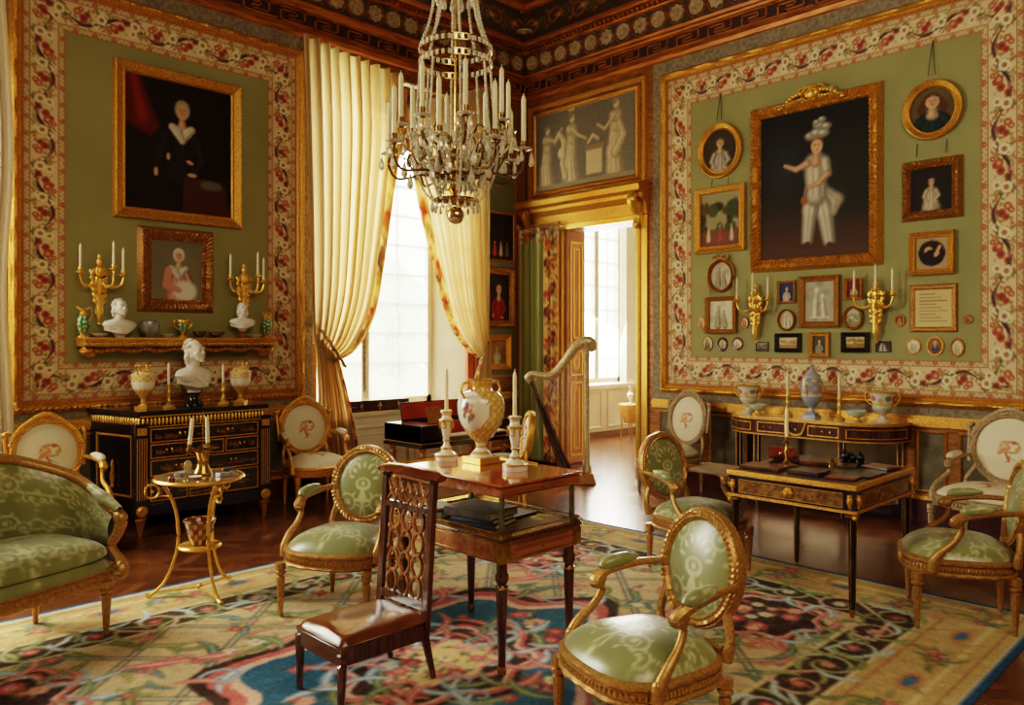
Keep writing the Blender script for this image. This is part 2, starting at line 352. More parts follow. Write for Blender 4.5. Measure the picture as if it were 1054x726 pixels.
window('window_2',-8.85,-6.6,.82,4.6,.40,[-7.72],[-8.3,-7.15],zs)
window('window_3',1.95,3.25,.88,3.9,.9,[2.6],[2.27,2.93],[.9+.4*k for k in range(1,8)])
# splayed white shutter case at the right of window 1, inner sill, panelled apron
b=MB().add([(-1.28,.44,.79),(-1.28,.44,4.62),(-.95,.0,.79),(-.95,.0,4.62),(-.93,.44,.79),(-.93,.44,4.62)],[(0,1,3,2),(0,2,4),(1,5,3)])
b.box(-1.0,-.955,-.0,.1,.8,4.6); struct(b.build('trim_2',cream_paint,smooth=0))
b=MB().box(-3.2,-.9,-.06,.44,.75,.795).box(-3.15,-.95,-.02,0,0,.75)
for c in (-2.6,-1.55): b.ring('rect',.38,.22,[(0,0),(.012,.018),(.03,.018),(.045,0)],c=(c,-.02,.38)); b.ring('rect',.30,.15,[(0,0),(.01,.014),(.02,.0)],c=(c,-.02,.38))
struct(b.build('trim_3',cream_paint,smooth=30))
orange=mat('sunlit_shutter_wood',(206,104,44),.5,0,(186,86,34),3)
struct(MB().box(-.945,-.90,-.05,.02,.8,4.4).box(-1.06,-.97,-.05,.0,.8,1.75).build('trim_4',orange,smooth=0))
# head of the recess: embroidered valance board
# ---- gilded mouldings around the silk panels -------------------------------------------
gm=[(0,0),(.0,.03),(.012,.045),(.026,.03),(.034,.035),(.048,.06),(.066,.06),(.076,.035),(.088,.03),(.1,.015),(.1,0)]
def fabric_tile():
    P=.62; cv=Cv(P,.32,(222,198,150),200); O=(-P,0,P)
    def fl(x,y,r,c,cc,n=6):
        for o in O:
            for k in range(n):
                a=2*PI*k/n+x*9; cv.ell(x+o+r*.55*math.cos(a),y+r*.55*math.sin(a),r*.5,r*.5,c)
            cv.ell(x+o,y,r*.45,r*.45,cc)
    def lf(x,y,l,a,c):
        for o in O: cv.ell(x+o,y,l,l*.34,c,rot=a)
    for o in O:
        xs=np.linspace(0,P,40); pth=[(x+o,.16+.062*math.sin(2*PI*x/P)) for x in xs]
        cv.stroke([(x+.02,y-.016) for x,y in pth],.008,(176,96,60)); cv.stroke([(x+.035,y+.02) for x,y in pth],.004,(120,128,70))
    for i in range(70): lf(rng.uniform(0,P),.16+rng.uniform(-.09,.09),rng.uniform(.014,.028),rng.uniform(0,PI),[(116,120,62),(142,136,74),(96,92,56),(176,110,64)][i%4])
    for (x,y,r,c,cc) in ((.07,.12,.036,(236,220,172),(166,104,64)),(.13,.20,.026,(164,70,46),(120,50,36)),(.02,.215,.024,(170,84,52),(226,180,110)),(.22,.11,.03,(168,76,50),(120,34,26)),(.27,.085,.022,(160,66,44),(222,170,100)),
                         (.31,.205,.034,(236,222,176),(130,90,46)),(.38,.12,.034,(238,224,180),(170,110,70)),(.45,.19,.028,(168,72,48),(120,50,36)),(.50,.23,.024,(164,70,46),(230,190,120)),(.54,.11,.028,(226,206,150),(150,110,56)),(.40,.235,.02,(216,150,90),(166,104,64)),(.16,.235,.02,(220,176,120),(140,60,40))): fl(x,.16+(y-.16)*.95,r*.95,c,cc)
    for o in O:
        w=[.002+.015*abs(math.sin(2*PI*x/P*1.5+.4))**1.5 for x in xs]; cv.stroke([(x+o,.16+.062*math.sin(2*PI*x/P)) for x in xs],w,(62,46,48)); cv.stroke([(x+o+.012,.170+.062*math.sin(2*PI*x/P)) for x in xs],[q*.4 for q in w],(150,96,66))
    for (x,y,r,c,cc) in ((.05,.19,.045,(232,216,170),(170,108,68)),(.175,.15,.032,(166,68,46),(118,48,34)),(.235,.135,.034,(172,78,50),(214,160,100)),(.335,.175,.044,(236,220,176),(150,104,60)),(.48,.155,.034,(164,66,44),(118,48,34)),(.53,.20,.030,(172,80,52),(220,170,110))): fl(x,y,r,c,cc)
    for (v0,v1) in ((0,.058),(.262,.32)):
        cv.rect(0,P,v0,v1,(210,184,134)); cv.rect(0,P,v0,v0+.008,(172,100,62)); cv.rect(0,P,v1-.008,v1,(172,100,62))
        for k in range(31):
            cv.ell(k*.02+.01,(v0+v1)/2+.011*(1 if k%2 else -1),.006,.006,(124,104,60))
        for k in range(4):
            x=P*(k+.5)/4; cv.ell(x,(v0+v1)/2,.022,.017,(166,78,52)); cv.ell(x,(v0+v1)/2,.008,.008,(214,150,96))
    return cv
FT=fabric_tile()
def silk_panel(k,x0,x1,z0,z1,M,mirror=False):
    V=[];C=[];Q=[];off=0; Wd=.32; cell=.009
    cx,cz=(x0+x1)/2,(z0+z1)/2; a,b=(x1-x0)/2,(z1-z0)/2
    for (ux,uz,vx,vz,h,d) in ((1,0,0,-1,a,b),(0,1,1,0,b,a),(-1,0,0,1,a,b),(0,-1,-1,0,b,a)):
        nu=int(2*(h+Wd)/cell); nv=int(Wd/cell)+1; s=np.linspace(-1,1,nu); v=np.linspace(0,Wd,nv); S,Vv=np.meshgrid(s,v,indexing='ij')
        al=S*(h+Vv); X=cx+ux*al+vx*(d+Vv); Z=cz+uz*al+vz*(d+Vv)
        rep=max(1,round(2*h/.62)); col=FT.samp((al+h)*(rep*.62)/(2*h),Vv,True).reshape(-1,3)
        V.append(np.stack([X.ravel(),np.full(X.size,-.016),Z.ravel()],-1)); C.append(col); Q.append(gridQ(nu,nv,off=off)[:,::-1]); off+=X.size
    V=np.concatenate(V); V=V@np.array(M.to_3x3()).T; struct(npmesh('trim_%d'%k,V,np.concatenate(Q),pt_fab,None,np.concatenate(C)))
    struct(MB().box(x0-.001,x1+.001,-.014,0,z0-.001,z1+.001,M).build('trim_%d'%(k+1),green_wall,smooth=0))
    m=MB(); m.ring('rect',a+Wd,b+Wd,gm,n=110,bead=.007,nb=1,c=(cx,0,cz),M=M)
    struct(m.build('trim_%d'%(k+2),gilt,smooth=50))
    struct(MB().box(x0-.52,x1+.52,-.010,0,.9,4.78,M).build('trim_%d'%(k+3),stripgrey,smooth=0))
silk_panel(10,-5.55,-3.72,1.41,4.21,WL); silk_panel(20,2.61,5.44,1.42,4.21,WR)
# ---- dado ------------------------------------------------------------------------------
def rail(k,x0,x1,M):
    m=MB().box(x0,x1,-.05,0,.86,.90,M).box(x0,x1,-.035,0,.83,.86,M).box(x0,x1,-.03,0,.90,.925,M).box(x0,x1,-.02,0,.18,.21,M); struct(m.build('trim_%d'%k,gilt,smooth=0))
    struct(MB().box(x0,x1,-.03,0,0,.18,M).build('baseboard_%s'%('left' if M is WL else 'right')+('_%d'%k),base_red,smooth=0))
rail(30,-6.5,-3.22,WL); rail(31,-.86,0,WL); rail(32,2.09,10.9,WR)
def dado(k,xs,M):
    g=MB(); p=MB()
    for a,c in xs:
        g.ring('rect',(c-a)/2-.05,.25,[(0,0),(0,.012),(.015,.02),(.03,.012),(.035,.0)],c=((a+c)/2,0,.52),M=M); p.box(a+.05,c-.05,-.006,0,.27,.77,M)
    struct(g.build('trim_%d'%k,gilt_d,smooth=30)); struct(p.build('trim_%d'%(k+1),dadopanel,smooth=0))
dado(34,[(-6.4,-5.75),(-5.7,-4.9),(-4.85,-4.05),(-4.0,-3.3)],WL); dado(36,[(2.15,2.75),(2.8,3.3),(3.35,4.1),(4.15,4.85),(4.9,5.2),(5.25,6.1),(6.2,7.2)],WR)
# ---- cornice ---------------------------------------------------------------------------
def prof_run(x0,x1,prof,M,name,m):
    b=MB(); V=[(x,-o,z) for x in (x0,x1) for o,z in prof]; n=len(prof); b.add(V,[(i,i+1,n+i+1,n+i) for i in range(n-1)],M); return struct(b.build(name,m,smooth=30))
for M,x0,x1,s,k in ((WL,-11,0,-1,40),(WR,0,11,1,50)):
    prof_run(x0,x1,[(0,4.76),(.03,4.78),(.045,4.82),(.03,4.85),(.02,4.88)],M,'trim_%d'%k,corn_wood)
    prof_run(x0,x1,[(.015,4.86),(.015,5.05)],M,'trim_%d'%(k+1),keyback)
    prof_run(x0,x1,[(.015,5.03),(.05,5.04),(.06,5.06),(.09,5.07),(.10,5.10),(.07,5.12),(.05,5.13)],M,'trim_%d'%(k+2),corn_wood)
    prof_run(x0,x1,[(.045,5.11),(.045,5.42)],M,'trim_%d'%(k+3),frieze_gn)
    prof_run(x0,x1,[(.045,5.39),(.07,5.40),(.08,5.415),(.08,5.45),(.15,5.46),(.17,5.48),(.19,5.49)],M,'trim_%d'%(k+4),corn_wood)
    kb=MB(); P=.40
    for i in range(27):
        for side in (0,):
            o=s*(i*P)+(0 if s>0 else -P); w=.018
            for (u0,v0,u1,v1) in ((0,.0,1,.0),(0,1,1,1),(.06,.0,.06,.74),(.06,.74,.52,.74),(.52,.74,.52,.48),(.26,.48,.52,.48),(.26,.22,.26,.48),(.26,.22,.74,.22),(.74,.22,.74,1)):
                xa,xb=o+min(u0,u1)*P,o+max(u0,u1)*P; za,zb=4.885+min(v0,v1)*.14,4.885+max(v0,v1)*.14
                kb.box(xa-w/2,xb+w/2,-.028,-.014,za-w/2,zb+w/2,M)
    struct(kb.build('trim_%d'%(k+5),corn_wood,smooth=0))
    db=MB(); i=0
    while i*.07<11: x=s*(.18+i*.07); db.box(x,x+.04,-.13,-.08,5.415,5.45,M); i+=1
    struct(db.build('trim_%d'%(k+6),corn_wood,smooth=0))
    rb=MB(); gb=MB(); TX=Matrix.Rotation(PI/2,4,'X')
    for i in range(43):
        x=s*(.19+.25*i); T=M@Matrix.Translation((x,-.045,5.262))@TX
        if i%2: rb.lathe([(.092,.0),(.088,.014),(.06,.010),(.05,.016),(.022,.012),(.018,.026),(0,.028)],n=32,M=T,flute=8,fa=.10)
        else: rb.lathe([(.095,.0),(.093,.016),(.08,.018),(.06,.008),(.05,.018),(.03,.010),(.018,.026),(0,.028)],n=24,M=T,flute=12,fa=.03)
        gb.ring('oval',.105,.118,[(0,0),(.004,.014),(.012,.014),(.016,0)],n=24,c=(x,-.045,5.262),M=M)
    struct(rb.build('trim_%d'%(k+7),stonebeige,smooth=60)); struct(gb.build('trim_%d'%(k+8),corn_wood,smooth=40))
    # painted cove soffit
    cv=Cv(1.6,.5,(70,42,22),120)
    cv.rect(0,1.6,0,.04,(150,80,30)); cv.rect(0,1.6,.46,.5,(150,80,30)); cv.rect(0,1.6,.07,.43,(58,52,32))
    for j in range(4):
        c=.2+.4*j; cv.stroke(spiral(c-.08,.25,.12,1.3,0,1 if j%2 else -1),.012,(156,84,34)); cv.stroke(spiral(c+.1,.25,.09,1.3,PI,-1 if j%2 else 1),.01,(122,100,56)); cv.ell(c,.25,.035,.035,(190,140,80))
        cv.ell(c+.2,.15,.04,.02,(160,76,36),.5); cv.ell(c+.2,.35,.04,.02,(160,76,36),-.5)
    nu,nv=460,20; U,Vv=np.meshgrid(np.linspace(0,11,nu),np.linspace(0,.5,nv),indexing='ij'); o=.17+Vv; zz=5.48+.34*Vv
    X=s*(U*(11-o)/11+o); V=np.stack([X.ravel(),-o.ravel(),zz.ravel()],-1)@np.array(M.to_3x3()).T
    struct(npmesh('trim_%d'%(k+9),V,gridQ(nu,nv),painted('painted_cove',.5) if k==40 else bpy.data.materials['painted_cove'],None,cv.samp(U,Vv,True).reshape(-1,3)))
    prof_run(x0,x1,[(.64,5.63),(.66,5.62),(.70,5.63),(.72,5.67),(.80,5.68),(.82,5.72)],M,'trim_%d'%(k+10 if k==40 else k+11),corn_wood)
# corner rosette on the cove
struct(MB().lathe([(.11,0),(.10,-.02),(.05,-.015),(.03,-.03),(0,-.03)],c=(-.37,-.37,5.545),n=24).build('trim_70',stonebeige)); 
struct(MB().lathe([(.19,.01),(.17,-.006),(.1,-.004)],c=(-.37,-.37,5.545),n=4).build('trim_71',keyback))
# ---- right wall: overdoor, door casing --------------------------------------------------
b=MB(); gg=[(0,0),(0,.02),(.015,.035),(.03,.02),(.045,.03),(.06,.0)]
b.ring('rect',.80,.49,gg,c=(1.04,0,4.04),M=WR).ring('rect',.90,.585,[(0,0),(0,.02),(.05,.03),(.06,0)],c=(1.04,0,4.04),M=WR); struct(b.build('trim_72',gilt,smooth=30))
b=MB(); V=[(x,-o,z) for x in (0.,2.03) for o,z in ((0,3.06),(.05,3.07),(.06,3.12),(.07,3.20),(.13,3.26),(.14,3.30),(.20,3.33),(.22,3.39),(.20,3.42),(0,3.46))]
b.add(V,[(i,i+1,11+i,10+i) for i in range(9)]+[tuple(range(10)),tuple(range(10,20))[::-1]],WR); struct(b.build('trim_73',gilt,smooth=25))
b=MB().box(1.87,1.93,-.05,.1,0,3.02,WR).box(1.93,2.02,-.03,0,0,3.06,WR).box(.66,.72,-.05,.1,0,3.02,WR).box(.0,1.93,-.05,.05,3.0,3.07,WR).box(1.9,1.915,-.06,0,0,3.02,WR); struct(b.build('trim_74',gilt_b,smooth=0,bevel=.006))
def bracket(m,x,M): # scrolled console under the cornice
    pts=cr([(x,-.15,3.28),(x,-.20,3.22),(x,-.16,3.14),(x,-.09,3.06),(x,-.09,2.98),(x,-.12,2.93),(x,-.09,2.9)],5); m.tube(pts,[.05,.06,.05,.045,.05,.04,.02],n=8,M=M,up=(1,0,0)); m.ell((x,-.15,3.2),(.055,.055,.055),M=M); m.box(x-.055,x+.055,-.07,0,2.9,3.28,M)
m=MB(); bracket(m,1.92,WR); struct(m.build('trim_75',gilt_b))
m=MB(); bracket(m,.18,WR); struct(m.build('trim_76',gilt_d))
struct(MB().box(1.86,1.872,0,.35,0,3.02,WR).box(.72,1.87,.0,.35,3.0,3.02,WR).build('trim_77',cream_paint,smooth=0))
# relief overdoor picture; lit and shaded sides painted into the figures' colour
cv=Cv(1.6,.98,(116,108,92),110)
cv.grad(lambda X,Y:.25*np.sin(X*7)*np.sin(Y*5)**2,(84,80,74)); fig=(218,194,150); sh=(150,126,92)
def figure(x,y,h,dress=1,arm=None,hood=0):
    cv.vol([(x,y),(x-.02*h,y+.25*h),(x,y+.45*h),(x+.01,y+.7*h)],[.17*h,.13*h,.10*h,.09*h],fig,.6,6)
    cv.vol([(x-.02,y+.74*h),(x+.03,y+.74*h)],.085*h,fig,.65); cv.ell(x+.01,y+.9*h,.05*h,.065*h,fig,soft=.3); cv.ell(x-.012,y+.94*h,.05*h,.045*h,sh,soft=.4); cv.stroke([(x-.03,y+.55*h),(x+.06*h,y+.5*h)],.006,sh)
    if arm: cv.vol([(x,y+.76*h),arm[0],arm[1]],[.03,.022,.018],fig,.6)
figure(.2,.08,.76,arm=((.34,.62),(.46,.76))); figure(.62,.08,.86,arm=((.74,.62),(.86,.56))); figure(1.32,.10,.88,arm=((1.16,.62),(1.04,.7)))
cv.vol([(.34,.6),(.42,.7),(.5,.58),(.47,.3),(.52,.12)],[.03,.04,.05,.04,.05],fig,.6,3); cv.ell(.62,.98,.06,.04,(196,160,110)); cv.rect(.86,1.12,.1,.42,fig); cv.rect(.84,1.14,.4,.46,sh); cv.vol([(.9,.5),(.98,.58),(1.06,.52)],.03,fig); cv.ell(.45,.44,.06,.07,fig)
cv.vol([(1.32,.3),(1.44,.5),(1.38,.68)],[.06,.05,.03],fig,.6,3); cv.rect(0,1.6,0,.06,(150,136,110)); cv.blur(2).noise(.03)
ov=thing('relief_panel','grey and cream panel above the doorway with robed figures by a small altar','wall panel',(0,-1.04,4.04),RZR)
canvas_sheet('relief_surface',cv,1.6,.98,pt_stone,ov,c=(0,-.012,0),cell=.011,relief=.035)
# panelled jamb leaf of the door, folded back in the opening
b=MB().box(.72,.76,0,.35,.02,3.0,WR); dj=struct(b.build('door_1',mat('rose_door_paint',(176,112,72),.5,0,(160,94,58),3),smooth=0))
b=MB()
for z0,z1 in ((.12,1.05),(1.15,1.45),(1.55,2.85)):
    for q in ((.775,.06,.08),(.775,.28,.30)): b.box(.76,.772,q[1],q[2],z0,z1,WR)
    for z in (z0,z1): b.box(.76,.772,.06,.30,z-.01,z+.01,WR)
    b.box(.76,.768,.12,.14,z0+.08,z1-.08,WR).box(.76,.768,.22,.24,z0+.08,z1-.08,WR).box(.76,.768,.12,.24,z0+.07,z0+.09,WR).box(.76,.768,.12,.24,z1-.09,z1-.07,WR)
b.build('door_moulding',gilt_b,dj,smooth=0)
# narrow sage strip with pictures between window and corner
struct(MB().box(-.87,-.2,-.012,0,1.14,4.6).build('trim_78',mat('sage_strip',(112,110,72),.75,0,(98,96,60),3),smooth=0))
struct(MB().box(-.2,-.04,-.02,0,.95,4.7).box(-.87,-.2,-.02,0,.95,1.13).build('trim_79',mat('patterned_border',(150,96,50),.6,0,(90,50,24),45),smooth=0))
struct(MB().box(-.21,-.185,-.035,0,1.12,4.7).box(-.06,-.035,-.035,0,.95,4.7).box(-.87,-.2,-.035,0,1.12,1.14).build('trim_80',gilt_d,smooth=0))
# ---- outside ------------------------------------------------------------------------------
grass=mat('pale_lawn',(190,206,160),.9,0,(160,184,130),2); leaf=mat('hedge_foliage',(176,190,150),.9,0,(140,160,124),3,.6,8)
tag(MB().box(-14,8,.6,30,-1.2,-1.0).build('garden_lawn',grass,smooth=0),kind='structure')
def shrub(x,y,r,h,name,lab,cat):
    m=MB()
    for k in range(60):
        a=rng.uniform(0,2*PI); q=rng.uniform(0,1)**.5; m.ell((x+r*q*math.cos(a),y+r*q*math.sin(a),-1+rng.uniform(.1,1)*h),(rng.uniform(.25,.5)*r,)*3,n=7,m=5)
    tag(m.build(name,leaf),lab,cat)
shrub(4.4,14,1.6,3.4,'garden_shrub','pale green shrub outside the tall window, behind its lower panes','shrub')
shrub(.6,9,1.2,2.4,'garden_shrub','low pale green shrub outside the window, left of the taller one','shrub')
shrub(9.5,18,2.2,5.0,'garden_tree','hazy green tree outside the tall window, farthest back','tree')
# ================================================================ FURNITURE
# ---- textiles -----------------------------------------------------------
def sym(cv,kind,*a,**k):
    c=cv.W/2
    for s in (1,-1):
        if kind=='ell': cv.ell(c+s*a[0],*a[1:4],a[4],rot=s*k.get('rot',0),al=k.get('al',1))
        else: cv.stroke([(c+s*p[0],p[1]) for p in a[0]],a[1],a[2],al=k.get('al',1))
def damask(base,lite,W=.7,H=.7,rows=1):
    cv=Cv(W,H,base,260); dk=tuple(int(x*.82) for x in base)
    cv.grad(lambda X,Y:.35*(.5+.5*np.sin(X*31+np.sin(Y*17)*1.5)),dk)
    for r in range(rows):
        y=(r+.5)*H/rows; q=min(1.,H/rows/.62)
        sym(cv,'st',[(0,y-.28*q),(.02,y-.2*q),(0,y-.12*q)],.006,lite)
        for (cx,cy,rr,tn,a0,h) in ((.10,-.12,.06,1.5,0,1),(.19,-.16,.045,1.4,PI,-1),(.11,.14,.055,1.5,PI*.5,-1),(.22,.06,.05,1.5,-1,1),(.27,-.07,.035,1.3,2,-1),(.20,.22,.04,1.3,0,1),(.05,.245,.03,1.2,PI,1)):
            P=spiral(cx*q,y+cy*q,rr*q,tn,a0,h); sym(cv,'st',P,np.linspace(.0055,.0028,len(P)),lite); sym(cv,'ell',cx*q,y+cy*q,.012*q,.012*q,lite)
            for k in range(5):
                a=a0+h*k*1.1; sym(cv,'ell',(cx+rr*1.15*math.cos(a))*q,y+(cy+rr*1.15*math.sin(a))*q,.017*q,.006*q,lite,rot=a)
        # urn and small figures
        cv.ell(W/2,y,.052*q,.04*q,lite); cv.ell(W/2,y+.006,.035*q,.024*q,base); cv.ell(W/2,y+.003,.014*q,.014*q,lite); cv.stroke([(W/2,y-.04*q),(W/2,y-.09*q)],[.012,.03*q],lite); cv.stroke([(W/2-.05*q,y-.1*q),(W/2+.05*q,y-.1*q)],.009,lite)
        for k in range(7):
            a=PI*(k+.5)/7; cv.ell(W/2+.085*q*math.cos(a),y+.02+.10*q*math.sin(a),.02*q,.009*q,lite,rot=a)
        sym(cv,'st',[(.04*q,y+.15*q),(.10*q,y+.2*q),(.02*q,y+.29*q)],[.004,.008,.003],lite)
    return cv
GRN=damask((128,132,76),(192,190,142))
def _wide():
    cv=Cv(1.7,.62,(128,132,76),220)
    for i in range(4):
        s=Cv.samp(GRN,*np.meshgrid(np.linspace(.1,.6,int(.425*220)),np.linspace(.04,.66,cv.ny))); x=int(i*.425*220); cv.a[:,x:x+s.shape[1]]=s[:,:cv.nx-x]
    return cv
GRNW=_wide()
def tap(bg=(228,214,180)):
    cv=Cv(.7,.7,bg,260); cv.noise(.012,2)
    for k in range(40):
        a=2*PI*k/40; r=.075+.02*math.cos(2*a); x,y=.37+r*math.cos(a),.37+r*1.05*math.sin(a); cv.ell(x,y,.014,.009,[(170,150,80),(196,120,84),(206,170,96),(150,132,72)][k%4],rot=a)
    cv.stroke([(.27,.3),(.31,.34),(.36,.36),(.34,.40),(.28,.40)],[.02,.026,.02,.016,.004],(206,132,84)); cv.stroke([(.26,.42),(.33,.38),(.24,.34)],[.004,.018,.006],(222,176,130)); cv.ell(.41,.42,.03,.02,(170,84,60)); cv.ell(.44,.35,.02,.02,(210,150,70))
    cv.stroke([(.33,.30),(.37,.22),(.33,.2)],[.012,.010,.003],(188,90,64)); cv.stroke([(.35,.28),(.44,.22)],[.006,.002],(130,120,64)); cv.ell(.36,.245,.02,.012,(196,80,60))
    return cv
TAP=tap()
def polar_pad(name,outline,prof,cv,mt,parent,M=Matrix.Identity(4),n=110,nr=26,sc=1.,vaxis=None):
    """domed cushion; outline(a)->(x,y); prof(r)->(scale,height)"""
    a=np.linspace(0,2*PI,n,endpoint=False); r=np.linspace(0.002,1,nr); V=[];UV=[]
    for t in a:
        x,y=outline(t)
        for q in r:
            s,h=prof(q); V.append((x*s,y*s,h)); UV.append((x*s,y*s))
    V=np.array(V); UV=np.array(UV); V4=np.c_[V,np.ones(len(V))]@np.array(M).T
    col=cv.samp(UV[:,0]*sc+cv.W/2,UV[:,1]*sc+cv.H/2)
    return npmesh(name,V4[:,:3],gridQ(n,nr,True)[:,::-1],mt,parent,col)
def trap(a,f=.31,bk=.25,d=.27,e=3.2):
    c,s=math.cos(a),math.sin(a); q=(abs(c)**e+abs(s)**e)**(-1/e); x,y=c*q,s*q; w=f+(bk-f)*(y+1)/2; return (x*w,y*d-(.03*(1-x*x) if y<0 else 0))
def turned_leg(m,x,y,h,r=.024,M=None,n=16,gap=0):
    m.lathe([(r*.45,0),(r*.62,.012),(r*.5,.03),(r*.62,.05),(r*1.0,h*.72),(r*1.05,h*.74),(r*.7,h*.76),(r*.75,h*.78),(r*1.25,h*.80),(r*1.3,h*.84),(r*.95,h*.86),(r*1.25,h*.88),(r*1.25,h)],c=(x,y,0),n=n,M=M,flute=8,fa=.05)
def armchair(name,label,wood,padm,cvs,group,kind='arm',bw=.195,bh=.205,sh=.40,crest=False,seat=(.31,.25,.27),tilt=10,cvb=None):
    t=thing(name,label,'armchair' if kind=='arm' else 'chair',group=group); f,bk,d=seat; O=lambda a:trap(a,f,bk,d)
    n=96; AA=[2*PI*i/n for i in range(n)]
    def loop(s,z,w=0.): return [(O(a)[0]*s,O(a)[1]*s,z+w*math.sin(a*24)) for a in AA]
    m=MB().loft([loop(.93,sh-.105),loop(1.0,sh-.10),loop(1.03,sh-.088,.003),loop(.99,sh-.078),loop(.99,sh-.04),loop(1.03,sh-.03,.003),loop(1.03,sh-.018,.003),loop(.98,sh-.008),loop(.9,sh)])
    for i in range(0,n):
        a=AA[i]; x,y=O(a); m.ell((x*1.0,y*1.0,sh-.059),(.010,.010,.012),n=6,m=4)
    m.build('seat_rail',wood,t)
    polar_pad('seat_cushion',O,lambda r:(r*.965 if r<.97 else .965,sh-.012+.10*(1-r**3.2)**.75+(0 if r<1 else -.0)),cvs,padm,t)
    legs=[(-f*.88,-d*.86),(f*.88,-d*.86),(-bk*.82,d*.9),(bk*.82,d*.9)]
    for x,y in legs: m=MB(); turned_leg(m,x,y,sh-.09); m.build('leg',wood,t)
    # oval back
    cz=sh+.08+bh; T=Matrix.Translation((0,d*.93,sh))@Matrix.Rotation(R(-tilt),4,'X')@Matrix.Translation((0,0,cz-sh))
    m=MB().ring('oval',bw,bh,[(-.014,-.006),(-.012,.02),(0,.034),(.01,.028),(.016,.033),(.026,.033),(.032,.022),(.038,.022),(.042,0),(.036,-.028),(.0,-.034),(-.014,-.028)],n=120,bead=.0035,nb=1,M=T)
    for s in (-1,1):
        m.tube(cr([(s*bk*.8,d*.93,sh-.03),(s*bk*.86,d*.97,sh+.06),(s*bw*.86,d*.95+.08*bh*1.0,sh+.08+bh*.5)],5),[.024,.017,.018],n=8,square=True)
    m.tube([(-bk*.7,d*.95,sh+.0),(bk*.7,d*.95,sh)],.018,n=6)
    if crest:
        rr=np.random.default_rng(3)
        for k in range(46):
            a=PI/2+(k-23)/23*1.35; w=.55*math.exp(-((k-23)/6.)**2); p=T@Vector(((bw+.036)*math.cos(a)*1.0,-.02,(bh+.036+.045*w)*math.sin(a))); m.ell(p,(.017+.012*w,.015,.017+.012*w),n=7,m=5)
        for k in (-2,-1,0,1,2):
            p=T@Vector((k*.03,-.02,bh+.045+.011*(2-abs(k)))); m.ell(p,(.017,.016,.018),n=8,m=5)
        for s in (-1,1): # squared shoulders
            m.tube([T@Vector((s*(bw+.045),0,-bh*.5)),T@Vector((s*(bw+.05),0,bh*.62)),T@Vector((s*(bw+.02),0,bh*.72))],[.016,.018,.02],n=8,square=True); m.ell(T@Vector((s*(bw+.05),0,bh*.66)),.028,n=8,m=5)
    m.build('back_frame',wood,t)
    TB=T@Matrix.Rotation(PI/2,4,'X')
    polar_pad('backrest',lambda a:(bw*.97*math.cos(a),bh*.97*math.sin(a)),lambda r:(r,.012+.03*(1-r**3)),cvb or cvs,padm,t,M=TB,sc=1.4 if crest else 1.)
    m=MB().lathe([(0.001,0),(1,0)],n=48,M=T@Matrix.Translation((0,.022,0))@Matrix.Diagonal((bw,1,bh,1))@Matrix.Rotation(-PI/2,4,'X')); m.build('back_panel',wood if crest else MATS['silk_back'],t)
    if kind=='arm':
        for s in (-1,1):
            az=sh+.225; ybk=d*.95+.05
            A=cr([(s*(bw+.022),ybk,az+.035),(s*(bw+.05),ybk-.12,az+.035),(s*(bw+.075),ybk-.26,az+.02),(s*(bw+.075),ybk-.33,az+.0),(s*(bw+.072),ybk-.36,az-.03),(s*(bw+.072),ybk-.33,az-.045)],6)
            m=MB().tube(A,[.014,.016,.02,.026,.026,.014],n=8,flat=1.15); m.ell((s*(bw+.073),ybk-.335,az-.015),(.03,.034,.032),n=10,m=7)
            B=cr([(s*(bw+.074),ybk-.335,az-.02),(s*(bw+.072),ybk-.325,az-.07),(s*(f*.90),ybk-.36,az-.13),(s*f*.95,-d*.42,sh+.04),(s*f*.955,-d*.57,sh-.02),(s*f*.94,-d*.60,sh-.07)],6)
            m.tube(B,[.020,.017,.018,.022,.027,.030],n=10,flat=.9); m.ell((s*f*.95,-d*.56,sh-.02),(.028,.032,.035),n=8,m=6)
            arm=m.build('arm',wood,t)
            i0=6; P=[Vector(p)+Vector((0,0,.028)) for p in A[7:19]]; q=MB().tube(P,[.008,.024,.029,.030,.029,.024,.008],n=12,flat=1.1)
            o=npmesh('arm_pad',q.v,[x for x in q.f if len(x)==4],padm,arm,cvs.samp(np.array([v[0] for v in q.v])*1.0+.35+s*-.1,np.array([v[1] for v in q.v])+.33))
    return t
MATS['silk_back']=mat('plain_green_silk',(132,134,82),.4,0,(112,114,68),6,sheen=.3)
GC='green damask oval-back armchairs'
A1=armchair('oval_back_armchair','green damask oval-back armchair standing between the tripod side table and the leather prayer chair',giltwood,pt_silk,GRN,GC)
A1.location=(-4.955,-3.36,0); A1.rotation_euler=(0,0,head(-.873,-.488))
dup(A1,(-4.99,-5.56,0),head(-.955,.29),'nearest green damask armchair, its back to the writing desk, in the front of the carpet',scale=.975)
dup(A1,(-2.80,-4.42,0),head(-.13,-.99),'green damask armchair pulled up to the left end of the writing desk',)
dup(A1,(-2.54,-5.98,0),head(-.39,.92),'rightmost green damask armchair, beyond the right end of the writing desk')
CC='cream needlepoint medallion chairs'
K1=armchair('medallion_armchair','cream needlepoint medallion armchair between the black commode and the long cream curtain',gilt,pt_tap,TAP,CC,crest=True,bw=.225,bh=.235,sh=.41,seat=(.32,.27,.27),tilt=7)
K1.location=(-3.52,-.62,0); K1.rotation_euler=(0,0,head(-.12,-.99))
dup(K1,(-5.80,-.80,0),head(.05,-1),'cream needlepoint medallion armchair mostly hidden behind the green settee')
K2=armchair('medallion_armchair','wide pale armchair with birds on its back, against the wall behind the rightmost chair',giltpale,pt_tap,TAP,CC,crest=True,bw=.25,bh=.255,sh=.40,seat=(.40,.36,.29),tilt=7)
K2.location=(-.64,-5.69,0); K2.rotation_euler=(0,0,head(-1,.12))
